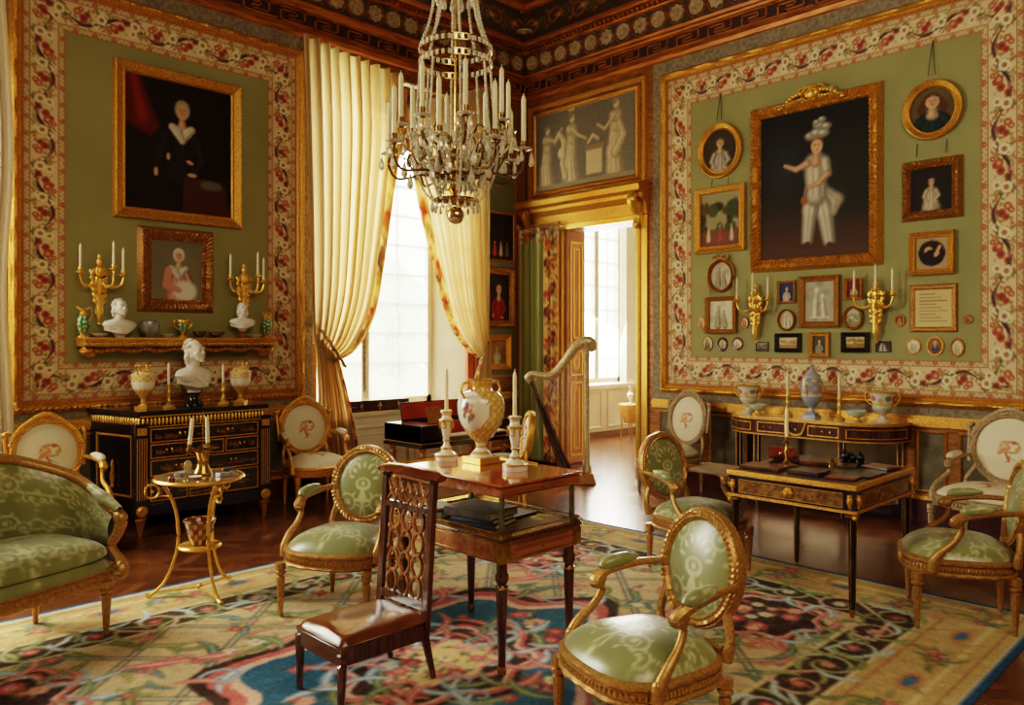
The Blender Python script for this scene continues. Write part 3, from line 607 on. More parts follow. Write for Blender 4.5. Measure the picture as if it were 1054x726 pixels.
K3=armchair('medallion_side_chair','pale cream silk medallion chair against the wall just right of the doorway',giltpale,pt_tap,TAP,CC,kind='side',crest=True,bw=.215,bh=.25,sh=.42,seat=(.28,.25,.26),tilt=7)
K3.location=(-.52,-2.68,0); K3.rotation_euler=(0,0,head(-1,.10))
K4=armchair('round_back_chair','small cream-backed gilt chair with a green seat drawn up by the keyboard instrument',gilt,pt_tap,TAP,'',kind='side',bw=.18,bh=.19,sh=.42,seat=(.23,.20,.20))
for ch in KIDS[K4.name]:
    if ch.name.startswith('seat_cushion'): ch.data.materials[0]=MATS['silk_back']
K4.location=(-2.34,-2.02,0); K4.rotation_euler=(0,0,head(-.8,.6))
# ---- settee ------------------------------------------------------------
def settee():
    t=thing('settee','curved green damask settee with a carved gilt frame at the left edge','settee',(-6.75,-2.76,0),R(17)); W,D,sh=.70,.29,.36
    def out(a,w=W,d=D,e=4.5):
        c,s=math.cos(a),math.sin(a); q=(abs(c)**e+abs(s)**e)**(-1/e); return (c*q*w,s*q*d)
    n=120; AA=[2*PI*i/n for i in range(n)]; lp=lambda s,z,w=0:[(out(a)[0]*(1+(s-1)*.5),out(a)[1]*s,z+w*math.sin(a*40)) for a in AA]
    m=MB().loft([lp(.95,sh-.09),lp(1.03,sh-.085,.003),lp(1,sh-.07),lp(1,sh-.035),lp(1.04,sh-.02,.003),lp(.97,sh)])
    for a in AA: x,y=out(a); m.ell((x,y,sh-.052),(.011,.011,.013),n=6,m=4)
    m.build('seat_rail',giltwood,t)
    a=np.linspace(0,2*PI,220,endpoint=False); r=np.r_[np.linspace(.002,.93,34),np.linspace(.95,1,8)]; 
    def pad(name,z0,hh,s0,puff):
        V=[];C=[]
        for q in a:
            x,y=out(q)
            for k in r:
                s=k*s0; h=z0+hh*(1-k**6)**.5+puff*(1-k**2)*.6; V.append((x*s,y*s-.01,h)); C.append((x*s,y*s+(h*1.0)))
            V.append((x*s0*.985,y*s0*.97-.01,z0-.01)); C.append((x,y+z0-.1))
        C=np.array(C); npmesh(name,V,gridQ(220,len(r)+1,True)[:,::-1],pt_silk,t,GRNW.samp(C[:,0]+.85,(C[:,1]*.62)%.6))
    pad('seat_base',sh-.01,.08,.985,.01); pad('seat_cushion',sh+.06,.10,.965,.04)
    for (x,y) in ((-.62,-.26),(-.1,-.28),(.60,-.26),(.52,.25),(-.52,.25)): m=MB(); turned_leg(m,x,y,sh-.07,.026); m.build('leg',giltwood,t)
    # back: curved shell wrapping round the ends
    def bp(u): # u -1..1 -> plan point of the back
        k=abs(u); x=W*1.0*math.copysign(min(1,k*1.28)**.9 if k<.78 else 1,u) if k<.78 else W*math.copysign(1.0+.02*(k-.78),u)
        y=D*.95 if k<.5 else D*.95-.52*max(0,(k-.62))**1.25*2.0; return x,y
    P=cr([(-W-.02,-.16,.62),(-W-.02,-.02,.70),(-W+.03,.16,.80),(-W+.2,.28,.885),(-W/2,.31,.925),(0,.32,.95),(W/2,.31,.925),(W-.2,.28,.885),(W-.03,.16,.80),(W+.02,-.02,.70),(W+.02,-.16,.62)],14)
    N=len(P); nv=40; V=[];C=[];L=0
    for i,p in enumerate(P):
        if i: L+=math.hypot(p.x-P[i-1].x,p.y-P[i-1].y)
        nx,ny=-p.x*.9,-p.y*2.; q=math.hypot(nx,ny); nx,ny=nx/q,ny/q
        for j in range(nv):
            v=j/(nv-1); z=sh+.08+(p.z-sh-.08)*v; bul=.035*math.sin(PI*v)**.7; V.append((p.x+nx*bul,p.y+ny*bul,z)); C.append((L+.03,.02+v*.58))
    C=np.array(C); C[:,0]*=1.68/(L+.06); npmesh('backrest',V,gridQ(N,nv)[:,::-1],pt_silk,t,GRNW.samp(C[:,0],C[:,1]))
    b=MB(); V=[(p.x*1.02,p.y*1.03+.01,z) for p in P for z in (sh-.02,p.z)]; b.add(V,[(2*i,2*i+1,2*i+3,2*i+2) for i in range(N-1)]); b.build('outer_back',MATS['silk_back'],t)
    m=MB().tube([(p.x,p.y,p.z+.01+.003*(i%2)) for i,p in enumerate(P)],.024,n=10).tube([(p.x*1.01,p.y*1.02,p.z+.034) for p in P],.009,n=6)
    m.build('top_rail',giltwood,t)
    for s in (-1,1):
        m=MB().tube(cr([(s*(W+.02),-.12,.64),(s*(W+.03),-.20,.60),(s*(W+.02),-.19,.52),(s*W,-.16,.44),(s*(W+.0),-.24,.36),(s*(W-.03),-.26,.30)],6),[.02,.036,.026,.024,.032,.036],n=8,square=True,flat=.9).ell((s*(W+.025),-.2,.60),(.036,.04,.04)).ell((s*(W-.01),-.26,.33),(.042,.042,.05)); arm=m.build('arm_support',giltwood,t)
        q=MB().tube(cr([(s*(W+.02),-.20,.645),(s*(W+.01),-.08,.70),(s*(W-.0),.04,.76)],6),[.02,.034,.02],n=12); npmesh('arm_pad',q.v,[x for x in q.f if len(x)==4],pt_silk,arm,GRN.samp(np.array([v[1] for v in q.v])+.3,np.array([v[2] for v in q.v])-.3))
settee()
# ---- leather prayer chair ------------------------------------------------
def prie():
    t=thing('prayer_chair','low brown leather prayer chair with a tall pierced mahogany back and padded top rail','chair',(-5.46,-4.33,0),head(-1,0)); w,d=.185,.235
    for (x,y,o) in ((-w,-d,-1),(w,-d,-1),(-w,d,1),(w,d,1)):
        m=MB().tube([(x*.92,(y+(.05*o if o>0 else -.0))*.97,.005),(x*.95,y*.95,.2),(x*.95,y*.95,.25)],[.013,.02,.022],n=8,square=True); m.build('leg',mahog_d,t)
    MB().box(-w,w,-d,d,.20,.275).box(-w-.004,w+.004,-d-.004,d+.004,.270,.278).build('seat_rail',mahog_d,t,bevel=.004)
    V=[];nx=ny=26
    for i in range(nx):
        for j in range(ny):
            u,v=-1+2*i/(nx-1),-1+2*j/(ny-1); e=(1-abs(u)**8)*(1-abs(v)**8); V.append((u*w*.99,v*d*.99,.275+.045*e**.3+.004*math.sin(u*5+v*2)*math.cos(v*4)*e+.008*(1-u*u)))
    V+= [(u*w,v*d,.27) for (u,v) in ((-1,-1),(1,-1),(1,1),(-1,1))]
    npm=MB().add(V,[tuple(q) for q in gridQ(nx,ny)]); npm.tube([(-w,-d,.283),(w,-d,.283),(w,d,.283),(-w,d,.283)],.005,n=6,closed=True); npm.build('leather_seat',leather,t,smooth=80)
    # back: two uprights, rails, pierced lattice of ovals
    TB=Matrix.Translation((0,d-.015,.27))@Matrix.Rotation(R(-4),4,'X'); H=.66
    m=MB()
    for s in (-1,1): m.box(s*w-.017,s*w+.017,-.014,.014,-.02,H,TB)
    for z0,z1 in ((.06,.10),(.50,.53)): m.box(-w,w,-.013,.013,z0,z1,TB)
    for s in (-1,1):
        for k in range(46): m.ell(TB@Vector((s*(w-.022),-.013,.03+k*.0105)),.0045,n=5,m=4)
        m.ell(TB@Vector((s*w,-.0,H)),(.026,.03,.02))
    m.build('back_frame',mahog_d,t,bevel=.003)
    m=MB(); fr=mat('fretwork_walnut',(166,108,54),.3,.1,(100,54,22),12,coat=.4)
    prf=lambda k:[(0,-k),(0,k),(.009,k),(.009,-k),(0,-k)]
    for x in (-.092,0,.092):
        for k in range(4): m.ring('oval',.034,.046,prf(.008),n=26,c=(x,0,.145+.103*k),M=TB)
    for x in (-.046,.046):
        for k in range(5): m.ring('oval',.026,.034,prf(.005),n=22,c=(x,0,.0935+.103*k+.0),M=TB)
    for x in (-.138,.138):
        for k in range(5): m.ell(TB@Vector((x,0,.0935+.103*k)),(.012,.008,.016),n=8,m=6)
    for x in (-.13,-.08,-.03,.03,.08,.13): 
        for s in (-1,1): m.tube([TB@Vector((x-s*.035,0,.535)),TB@Vector((x+s*.01,0,.585)),TB@Vector((x+s*.035,0,.635))],.0085,n=6)
        m.ell(TB@Vector((x,-.008,.585)),.011,n=6,m=4)
    m.build('pierced_splat',fr,t)
    V=[]; m=MB(); pts=[TB@Vector((x*1.0,-.012*math.cos(x*9),H+.02+.012*math.cos(x*8))) for x in np.linspace(-.235,.235,15)]
    m.tube(pts,[.016]+[.026]*6+[.016],n=10,flat=1.9,up=(0,0,1)); m.build('armrest_pad',leather if False else mat('polished_rail_leather',(112,52,30),.16,0,(70,28,16),6,coat=.7),t)
prie()
# ---- tiered centre table ----------------------------------------------------
def ctable():
    x0,x1,y0,y1=-.28,.28,-.42,.42; t=thing('tiered_table','two-tiered mahogany table with brass gallery in the centre of the carpet','table',(-4.70,-4.33,0)); L=.54
    for (x,y) in ((x0+.04,y0+.04),(x1-.04,y0+.04),(x0+.04,y1-.04),(x1-.04,y1-.04)):
        m=MB().lathe([(.012,0),(.020,.012),(.018,.045),(.016,.05),(.017,.055),(.027,.40),(.029,.42),(.022,.43),(.024,.44),(.032,.455),(.032,.48),(.026,.49),(.026,L)],c=(x,y,0),n=20,flute=10,fa=.035); lg=m.build('leg',mahog_d,t)
        MB().lathe([(.012,0),(.0215,.012),(.0195,.048)],c=(x,y,.0005),n=16).build('brass_shoe',brass,lg); MB().lathe([(.0305,.415),(.0305,.425)],c=(x,y,0),n=20).build('brass_collar',brass,lg)
    MB().box(x0,x1,y0,y1,L,L+.10).build('lower_apron',satin,t,bevel=.003)
    MB().box(x0-.008,x1+.008,y0-.008,y1+.008,L+.10,L+.115).build('lower_shelf',mahog_d,t,bevel=.003)
    g=MB()
    for (x,y) in ((x0,y0),(x1,y0),(x0,y1),(x1,y1)): sx,sy=math.copysign(1,x),math.copysign(1,y); g.box(min(x+sx*.004,x-sx*.055),max(x+sx*.004,x-sx*.055),min(y+sy*.004,y-sy*.055),max(y+sy*.004,y-sy*.055),L+.005,L+.095)
    for z in (L+.015,L+.085):
        g.box(x0-.002,x1+.002,y0-.002,y1+.002,z-.0015,z+.0015)
    g.box(x0-.01,x1+.01,y0-.01,y1+.01,L+.098,L+.104); g.build('gilt_mounts',brass,t)
    def gallery(m,z,h,pitch):
        for (a,b2,fx) in ((x0,x1,0),(y0,y1,1)):
            for e in ((y0,y1) if fx==0 else (x0,x1)):
                P=lambda s,zz:(s,e,zz) if fx==0 else (e,s,zz)
                m.tube([P(a,z+h),P(b2,z+h)],.004,n=6); m.tube([P(a,z+.003),P(b2,z+.003)],.004,n=6); k=a
                while k<b2: m.tube([P(k,z),P(k+pitch*.5,z+h*.9),P(k+pitch,z)],.0022,n=4); k+=pitch
    m=MB(); gallery(m,L+.115,.028,.018); m.build('brass_gallery',brass,t)
    gp=mat('verdigris_rod',(120,122,92),.35,.5,(80,84,60),20)
    for (x,y) in ((x0+.03,y0+.03),(x1-.03,y0+.03),(x0+.03,y1-.03),(x1-.03,y1-.03)): MB().box(x-.010,x+.010,y-.010,y+.010,L+.11,.865).build('upright',gp,t,bevel=.002)
    MB().box(x0,x1,y0,y1,.852,.903).build('upper_apron',satin,t,bevel=.002)
    MB().box(x0-.012,x1+.012,y0-.012,y1+.012,.902,.915).build('table_top',mahog if False else mat('polished_table_top',(178,92,40),.08,0,(138,62,24),3,coat=1.,stretch=(6,1,6)),t,bevel=.004)
    for (nm,z0,z1,rng_) in (('drawer',.858,.898,1),('drawer',L+.02,L+.08,0)):
        o=MB().box(x0+.10,x1-.10,y0-.004,y0+.01,z0,z1).build(nm,satin,t,bevel=.002); m=MB().box(x0+.10,x1-.10,y0-.0055,y0-.0035,z0,z0+.002).box(x0+.10,x1-.10,y0-.0055,y0-.0035,z1-.002,z1)
        m.build('line_inlay',brass if z0<.8 else ebony,o); MB().lathe([(.010,0),(.011,.003),(.004,.004),(.006,.012),(0,.014)],c=(0,0,0),n=14,M=Matrix.Translation((0,y0-.004,(z0+z1)/2))@Matrix.Rotation(PI/2,4,'X')).build('knob',brass,o)
    m=MB().tube([(x0,y1,.919),(x1,y1,.919),(x1,y0+.3,.919)],.0045,n=6); m.build('rear_edge_glint',gilt_b,t)  # gilt rail put in for the bright reflection along the rear edge
ctable()
# ---- commode -------------------------------------------------------------------
def lacq(w,h,seed):
    cv=Cv(w,h,(24,16,16),240); r=np.random.default_rng(seed)
    for k in range(int(5*w/.3)+2):
        x,y=r.uniform(.03,w-.03),r.uniform(h*.2,h*.45); cv.ell(x,y,r.uniform(.015,.04),.006,(120,74,36)); 
        for j in range(5): cv.ell(x+r.uniform(-.03,.03),y+r.uniform(0,h*.3),.008,.005,[(150,92,44),(96,58,32),(130,60,36)][j%3],rot=r.uniform(0,3))
    return cv
def commode():
    t=thing('lacquer_commode','black lacquer commode with gilt frieze, many small drawers and canted side doors','commode',(-4.665,-.40,0)); w,yf,yb=.535,-.35,.36; wb=.70
    body=[(-w,yf),(w,yf),(wb,yb),(-wb,yb)]; MB().prism(body,.16,.985).build('carcass',ebony,t,smooth=0)
    MB().prism([(-w-.03,yf-.03),(w+.03,yf-.03),(wb+.03,yb),(-wb-.03,yb)],.985,1.02).build('marble_top',marble_dk,t,smooth=0,bevel=.006)
    g=MB()
    for k in range(34): # gilt fluted frieze
        x=-w+.02+k*(2*w-.04)/33; g.ell((x,yf-.006,.93),(.012,.012,.034),n=8,m=6)
    for s in (-1,1):
        for k in range(20):
            q=(k+.5)/20; g.ell((s*(w+(wb-w)*q),yf+(yb-yf)*q,.93),(.012,.012,.034),n=6,m=5)
    g.box(-w-.006,w+.006,yf-.012,yf,.885,.892).box(-w-.006,w+.006,yf-.012,yf,.968,.978); g.build('gilt_frieze',gilt_b,t)
    blue=mat('blue_black_base',(24,30,62),.2,0,(14,18,36),5,coat=.4); MB().box(-w-.004,w+.004,yf-.014,yf+.02,.16,.26).build('base_board',blue,t,bevel=.003)
    for s in (-1,1): # corner pilasters with gilt flutes
        m=MB().box(s*w-.055,s*w+.055,yf-.03,yf+.05,.16,.92).build('corner_pilaster',ebony,t,bevel=.004); h=MB()
        for k in (-2,-1,0,1,2): h.box(s*w+k*.018-.003,s*w+k*.018+.003,yf-.036,yf-.028,.30,.80)
        h.box(s*w-.036,s*w+.036,yf-.04,yf-.028,.825,.885); h.build('gilt_flutes',gilt,m); MB().lathe([(.045,0),(.045,.008),(.03,.012),(.026,.02),(0,.018)],n=20,M=Matrix.Translation((s*w,yf-.03,.21))@Matrix.Rotation(PI/2,4,'X')).build('rosette',gilt,m)
    def drawer(x0,x1,z0,z1,seed,hd=True):
        W,H=x1-x0,z1-z0; o=MB().box(x0,x1,yf-.022,yf,z0,z1).build('drawer',ebony,t,bevel=.002)
        MB().ring('rect',W/2-.012,H/2-.012,[(0,0),(0,.006),(.009,.006),(.009,0)],c=((x0+x1)/2,yf-.022,(z0+z1)/2)).build('gilt_border',gilt,o,smooth=0)
        canvas_sheet('lacquer_scene',lacq(W-.02,H-.02,seed),W-.028,H-.028,pt_lac,o,c=((x0+x1)/2,yf-.0235,(z0+z1)/2),cell=.006)
        if hd:
            for xx in ((x0+W*.28),(x1-W*.28)) if W>.5 else ((x0+x1)/2,):
                m=MB()
                m.lathe([(.012,0),(.010,.006),(0,.010)],n=10,M=Matrix.Translation((xx-.022,yf-.024,(z0+z1)/2+.008))@Matrix.Rotation(PI/2,4,'X')).lathe([(.012,0),(.010,.006),(0,.010)],n=10,M=Matrix.Translation((xx+.022,yf-.024,(z0+z1)/2+.008))@Matrix.Rotation(PI/2,4,'X'))
                m.tube(cr([(xx-.022,yf-.034,(z0+z1)/2+.006),(xx-.018,yf-.036,(z0+z1)/2-.014),(xx+.018,yf-.036,(z0+z1)/2-.014),(xx+.022,yf-.034,(z0+z1)/2+.006)],4),.003,n=5); m.build('drawer_handle',brass,o)
    X0,X1=-w+.065,w-.065
    drawer(X0,X1,.755,.875,1); a=(X1-X0)/3
    for k in range(3): drawer(X0+a*k+.004*(k>0),X0+a*(k+1)-.004*(k<2),.625,.748,10+k)
    drawer(X0,X0+(X1-X0)*.5-.004,.48,.618,20); drawer(X0+(X1-X0)*.5+.004,X1,.48,.618,21)
    drawer(X0,X0+a-.004,.275,.472,30,False); drawer(X0+a+.004,X0+2*a-.004,.36,.472,31); drawer(X0+a+.004,X0+2*a-.004,.275,.352,32,False); drawer(X0+2*a+.004,X1,.275,.472,33,False)
    for s in (-1,1): # canted side doors
        ang=math.atan2(yb-yf,wb-w); Lw=math.hypot(yb-yf,wb-w); T=Matrix.Translation((s*(w+wb)/2,(yf+yb)/2,.56))@Matrix.Rotation(s*(ang) if s>0 else PI-ang+PI,4,'Z')
        o=MB().ring('rect',Lw/2-.12,.24,[(0,0),(0,.012),(.014,.012),(.014,0)],M=T).build('side_door',gilt,t,smooth=0)
        MB().lathe([(0,0),(.02,.02),(.012,.04),(.026,.10),(.012,.17),(.02,.2),(.006,.24),(0,.25)],n=12,M=T@Matrix.Translation((0,-.02,-.2))).build('side_mount',gilt_d,o)
    for (x,y) in ((-w,yf),(w,yf),(-wb+.1,yb-.06),(wb-.1,yb-.06)): MB().lathe([(.012,0),(.018,.01),(.016,.03),(.036,.12),(.045,.14),(.036,.15),(.05,.165)],c=(x,y,0),n=16,flute=8,fa=.08).build('foot',gilt_d,t)
commode()
# ---- gueridon -------------------------------------------------------------------
def gueridon():
    t=thing('tripod_side_table','round gilt-bronze tripod side table with a lower shelf, in front of the black commode','side table',(-5.46,-2.52,0))
    MB().lathe([(0,.715),(.24,.715),(.262,.72),(.27,.73),(.262,.742),(.25,.738),(0,.735)],n=48).build('table_top',gilt_b,t); MB().lathe([(0,0),(.248,0),(.248,.004),(0,.004)],c=(0,0,.737),n=48).build('marble_inset',mat('amber_marble',(150,110,72),.08,0,(70,44,30),12,coat=.8),t)
    MB().lathe([(0,.29),(.10,.29),(.125,.295),(.13,.305),(.12,.315),(0,.312)],n=32).build('lower_shelf',gilt_b,t)
    for k in range(3):
        a=R(30+120*k); c,s=math.cos(a),math.sin(a); f=lambda r,z:(r*c,r*s,z)
        P=cr([f(.31,.016),f(.27,.026),f(.20,.10),f(.15,.22),f(.125,.34),f(.13,.48),f(.16,.60),f(.21,.69),f(.235,.715)],6)
        m=MB().tube(P,[.014,.011,.009,.010,.011,.010,.010,.011],n=8); m.tube([(p.x+.006*math.cos(i*1.2),p.y+.006*math.sin(i*1.2),p.z) for i,p in enumerate(P[6:-3])],.006,n=5)
        Q=[f(.275+.042*math.cos(b2),.655+.042*math.sin(b2)) for b2 in np.linspace(-.5,5.6,26)]; m.tube(Q,[.006,.008,.006],n=7); m.tube([f(.17,.62),f(.22,.625),f(.262,.62)],.006,n=6); m.ell(f(.275,.655),.012,n=8,m=6)
        m.build('leg',gilt_b,t)
    m=MB(); 
    for k in range(3):
        a=R(30+120*k); m.tube([(0,0,.045),(.27*math.cos(a),.27*math.sin(a),.03)],.006,n=6)
    m.ell((0,0,.05),.018); m.build('stretcher',gilt_b,t)
gueridon()
# ---- writing desk ---------------------------------------------------------------------
def tortoise(w,h,seed,bg=(122,84,42)):
    cv=Cv(w,h,bg,200); r=np.random.default_rng(seed)
    for k in range(int(w*h*5000)+8): cv.ell(r.uniform(0,w),r.uniform(0,h),r.uniform(.006,.022),r.uniform(.004,.010),[(70,42,22),(150,108,54),(96,64,34)][k%3],rot=r.uniform(-.6,.6),al=.7)
    return cv
def desk():
    t=thing('writing_desk','black lacquer writing desk with gilt-bronze edges and corner masks, leather goods laid on it','desk',(-2.54,-5.185,0),RZR); X,Y=.40,.46; zt=.765
    def leg(x,y):
        l=MB().tube([(x,y,.02),(x,y,.59)],[.014,.024],n=8,square=True).build('leg',ebony,t,smooth=0); m=MB().tube([(x,y,0),(x,y,.05)],[.012,.018],n=8,square=True).box(x-.030,x+.030,y-.030,y+.030,.575,.59)
        for sx,sy in ((1,0),(-1,0),(0,1),(0,-1)): m.tube([(x+sx*.017,y+sy*.017,.06),(x+sx*.025,y+sy*.025,.57)],.003,n=4)
        m.build('gilt_mount',brass,l)
    for x in (-1,1):
        for y in (-1,1): leg(x*(X-.03),y*(Y-.03))
    MB().box(-X,X,-Y,Y,.605,.73).build('apron',ebony,t,bevel=.003)
    for (M,W) in ((Matrix.Translation((0,-Y,0)),X),(Matrix.Translation((0,Y,0))@Matrix.Rotation(PI,4,'Z'),X),(Matrix.Translation((X,0,0))@Matrix.Rotation(PI/2,4,'Z'),Y),(Matrix.Translation((-X,0,0))@Matrix.Rotation(-PI/2,4,'Z'),Y)):
        o=canvas_sheet('lacquer_panel',tortoise(1.6*W,.08,5),1.62*W,.078,pt_lac,t,c=(0,-.003,.668),cell=.008); o.matrix_local=M
        MB().ring('rect',.81*W,.039,[(0,0),(0,.005),(.004,.005),(.004,0)],c=(0,0,.668),M=M).build('gilt_border',gilt_d,t,smooth=0)
        if W==X: MB().lathe([(.032,0),(.030,.010),(.018,.016),(.012,.026),(0,.028)],n=16,flute=6,fa=.12,M=M@Matrix.Translation((0,-.005,.668))@Matrix.Rotation(PI/2,4,'X')).build('rosette',gilt,t)
    for x in (-1,1):
        for y in (-1,1):
            m=MB()
            for (dx,dy) in ((0,1.),(1.,0)):
                c=Vector((x*(X+.004*dx),y*(Y+.004*dy),.67)); c-=Vector((x*.03*dy,y*.03*dx,0)); m.ell(c,(.018,.018,.030)); m.ell(c-Vector((0,0,.03)),(.010,.010,.018)); m.ell(c+Vector((0,0,.028)),(.015,.015,.009))
            m.ell((x*(X-.03+.024),y*(Y-.03+.024),.575),.015,n=8,m=6); m.build('corner_mask',gilt,t)
    MB().ring('rect',X-.012,Y-.012,[(0,0),(.02,0),(.02,.016),(.014,.018),(0,.012)],n=1,M=Matrix.Translation((0,0,.598))@Matrix.Rotation(-PI/2,4,'X')).build('lower_moulding',gilt,t,smooth=30)
    MB().box(-X-.012,X+.012,-Y-.012,Y+.012,.73,zt-.002).build('top_edge',gilt,t,bevel=.006); MB().box(-X+.015,X-.015,-Y+.015,Y-.015,zt-.004,zt).build('writing_surface',mat('dark_desk_leather',(46,34,28),.3,0,(30,22,20),9,coat=.3),t,smooth=0)
    MB().box(-X-.34,-X-.008,-Y+.06,-.05,.702,.72).build('pull_out_leaf',brass_dk if False else mat('leaf_leather',(120,92,66),.3,0,(80,58,40),9,coat=.4),t,bevel=.002)
desk()
# ---- glazed console -------------------------------------------------------------------
def console():
    t=thing('console_cabinet','gilt-edged mahogany console with rounded ends and mirrored back, against the right wall behind the desk','console table',(0,-4.06,0),RZR); X,D=.83,.53; zt=.86
    def outl(s=0.): # plan outline, front towards -Y
        P=[(-X-s,0)]
        for k in range(13): a=PI+PI/2*k/12; P.append((-X+.42+(.42+s)*math.cos(a),-D+.42+(.42+s)*math.sin(a)))
        for k in range(13): a=-PI/2+PI/2*k/12; P.append((X-.42+(.42+s)*math.cos(a),-D+.42+(.42+s)*math.sin(a)))
        P.append((X+s,0)); return P
    MB().prism(outl(0),.70,.835).build('drawer_case',mahog_d,t,smooth=30); MB().prism(outl(.012),.835,zt).prism(outl(.008),.69,.702).build('gilt_edge',gilt,t,smooth=30,bevel=.003); MB().prism(outl(-.02),zt-.001,zt+.003).build('marble_top',mat('cream_marble',(214,190,140),.15,0,(190,160,110),6,coat=.5),t,smooth=0)
    MB().prism(outl(-.02),.12,.15).build('lower_shelf',mahog_d,t,smooth=30)
    m=MB().box(-.40,-.398+.0,0,.001,0,.001); F=MB()
    for a,c in ((-.40,-.10),(.10,.40)): F.ring('rect',(c-a)/2-.015,.04,[(0,0),(0,.006),(.008,.006),(.008,0)],c=((a+c)/2,-D-.001,.768))
    F.tube(cr([(-.10,-D-.02,.845),(-.085,-D-.024,.80),(-.06,-D-.024,.74),(0,-D-.026,.72),(.06,-D-.024,.74),(.085,-D-.024,.80),(.10,-D-.02,.845)],5),.010,n=6)
    for s in (-1,1):
        for z in (.805,.728): F.tube([(s*(X-.42+(.428)*math.cos(q)),-D+.42+(.428)*math.sin(q),z) for q in np.linspace(-PI/2+.12,-.1,14)],.0045,n=5)
        for q in (-PI/2+.12,-.1): F.tube([(s*(X-.42+(.428)*math.cos(q)),-D+.42+(.428)*math.sin(q),z) for z in (.728,.805)],.0045,n=5)
    F.build('gilt_mouldings',gilt,t,smooth=40); kb=MB()
    for x in (-.25,-.32,.25,.32,0): kb.ell((x,-D-.014,.768),(.012,.01,.012),n=8,m=6)
    kb.build('drawer_knob',brass,t)
    for (x,y) in ((-.41,-D+.03),(.41,-D+.03),(-X+.04,-.16),(X-.04,-.16)): l=MB().box(x-.022,x+.022,y-.022,y+.022,.1,.70).tube([(x,y,0),(x,y,.12)],[.012,.024],n=8).build('leg',ebony,t,smooth=0); MB().box(x-.024,x-.019,y-.026,y-.018,.14,.69).box(x+.019,x+.024,y-.026,y-.018,.14,.69).build('gilt_stringing',gilt,l,smooth=0)
    mir=mat('old_mirror',(120,106,86),.22,1.,(96,84,68),3); MB().box(-X+.06,X-.06,-.04,-.03,.16,.68).build('mirror_back',mir,t,smooth=0); del m
console()
# ---- keyboard instrument ----------------------------------------------------------------
def spinet():
    t=thing('square_piano','small dark square piano with a red-lined open case beside the window','piano',(-2.47,-1.38,0)); X,Y=.58,.29; red=mat('vermilion_lining',(176,52,34),.4,0,(140,36,22),5)
    for x in (-1,1):
        for y in (-1,1): MB().lathe([(.016,0),(.022,.02),(.018,.1),(.026,.5),(.034,.52),(.022,.54),(.034,.57),(.034,.6)],c=(x*(X-.06),y*(Y-.06),0),n=14,flute=8,fa=.06).build('leg',gilt_d,t)
    MB().box(-X-.01,X+.01,-Y-.01,Y+.01,.59,.63).build('stand',ebony,t,bevel=.006)
    MB().box(-X,X,Y-.02,Y,.63,.80).box(-X,-X+.02,-Y,Y,.63,.80).box(X-.02,X,-Y,Y,.63,.80).box(-X,-X+.26,-Y,Y,.63,.80).box(-X,X,-Y,-Y+.015,.63,.67).build('case',ebony,t,bevel=.004)
    MB().box(-X+.26,X-.02,-.02,0,.66,.79).box(-X+.26,X-.02,-.28,-.02,.64,.675).box(-X+.02,X-.02,0,Y-.02,.66,.765).box(-X+.26,-X+.265,-Y+.02,0,.66,.79).build('red_interior',red,t,smooth=0)
    T=Matrix.Translation((0,Y-.01,.80))@Matrix.Rotation(R(-14),4,'X'); l=MB().box(-X+.2,X-.02,-.006,.006,0,.18,T).build('lid',ebony,t,bevel=.003); MB().box(-X+.21,X-.03,-.009,-.005,.01,.17,T).build('lid_lining',red,l,smooth=0)
    k=MB()
    for i in range(30): k.box(-X+.28+i*.027,-X+.305+i*.027,-.27,-.13,.675,.687)
    k.build('keys',mat('ivory_keys',(236,222,190),.3),t,smooth=0); MB().box(-X-.003,X+.003,-Y-.004,-Y+.001,.632,.638).box(-X-.003,-X,-Y,Y,.632,.638).build('gilt_line',gilt,t,smooth=0)
    tr=Matrix.Translation((0,.02,.79))@Matrix.Rotation(R(-20),4,'X'); MB().box(-.25,-.05,-.004,.004,.0,.16,tr).build('music_rest',gilt_d,t,smooth=0)
spinet()
o=thing('instrument_case','long shallow dark-red box with gilt clasps lying on the window ledge','box',(-2.36,.07,.795)); MB().box(-.42,.42,-.09,.09,0,.055).box(-.42,.42,-.09,.09,.058,.125).build('case_body',mat('maroon_leather',(74,26,22),.3,0,(50,16,14),8,coat=.4),o,bevel=.008)
MB().box(-.41,.41,-.085,.085,.124,.128).build('lid_panel',mat('pale_lid',(206,190,172),.2,0,(190,170,150),4,coat=.5),o,smooth=0)  # pale panel covering the top of the dark case
for x in (-.24,0,.26): MB().box(x-.012,x+.012,-.096,-.088,.02,.10).ell((x,-.095,.06),(.028 if x==0 else .014,.006,.024)).build('clasp',brass,o)
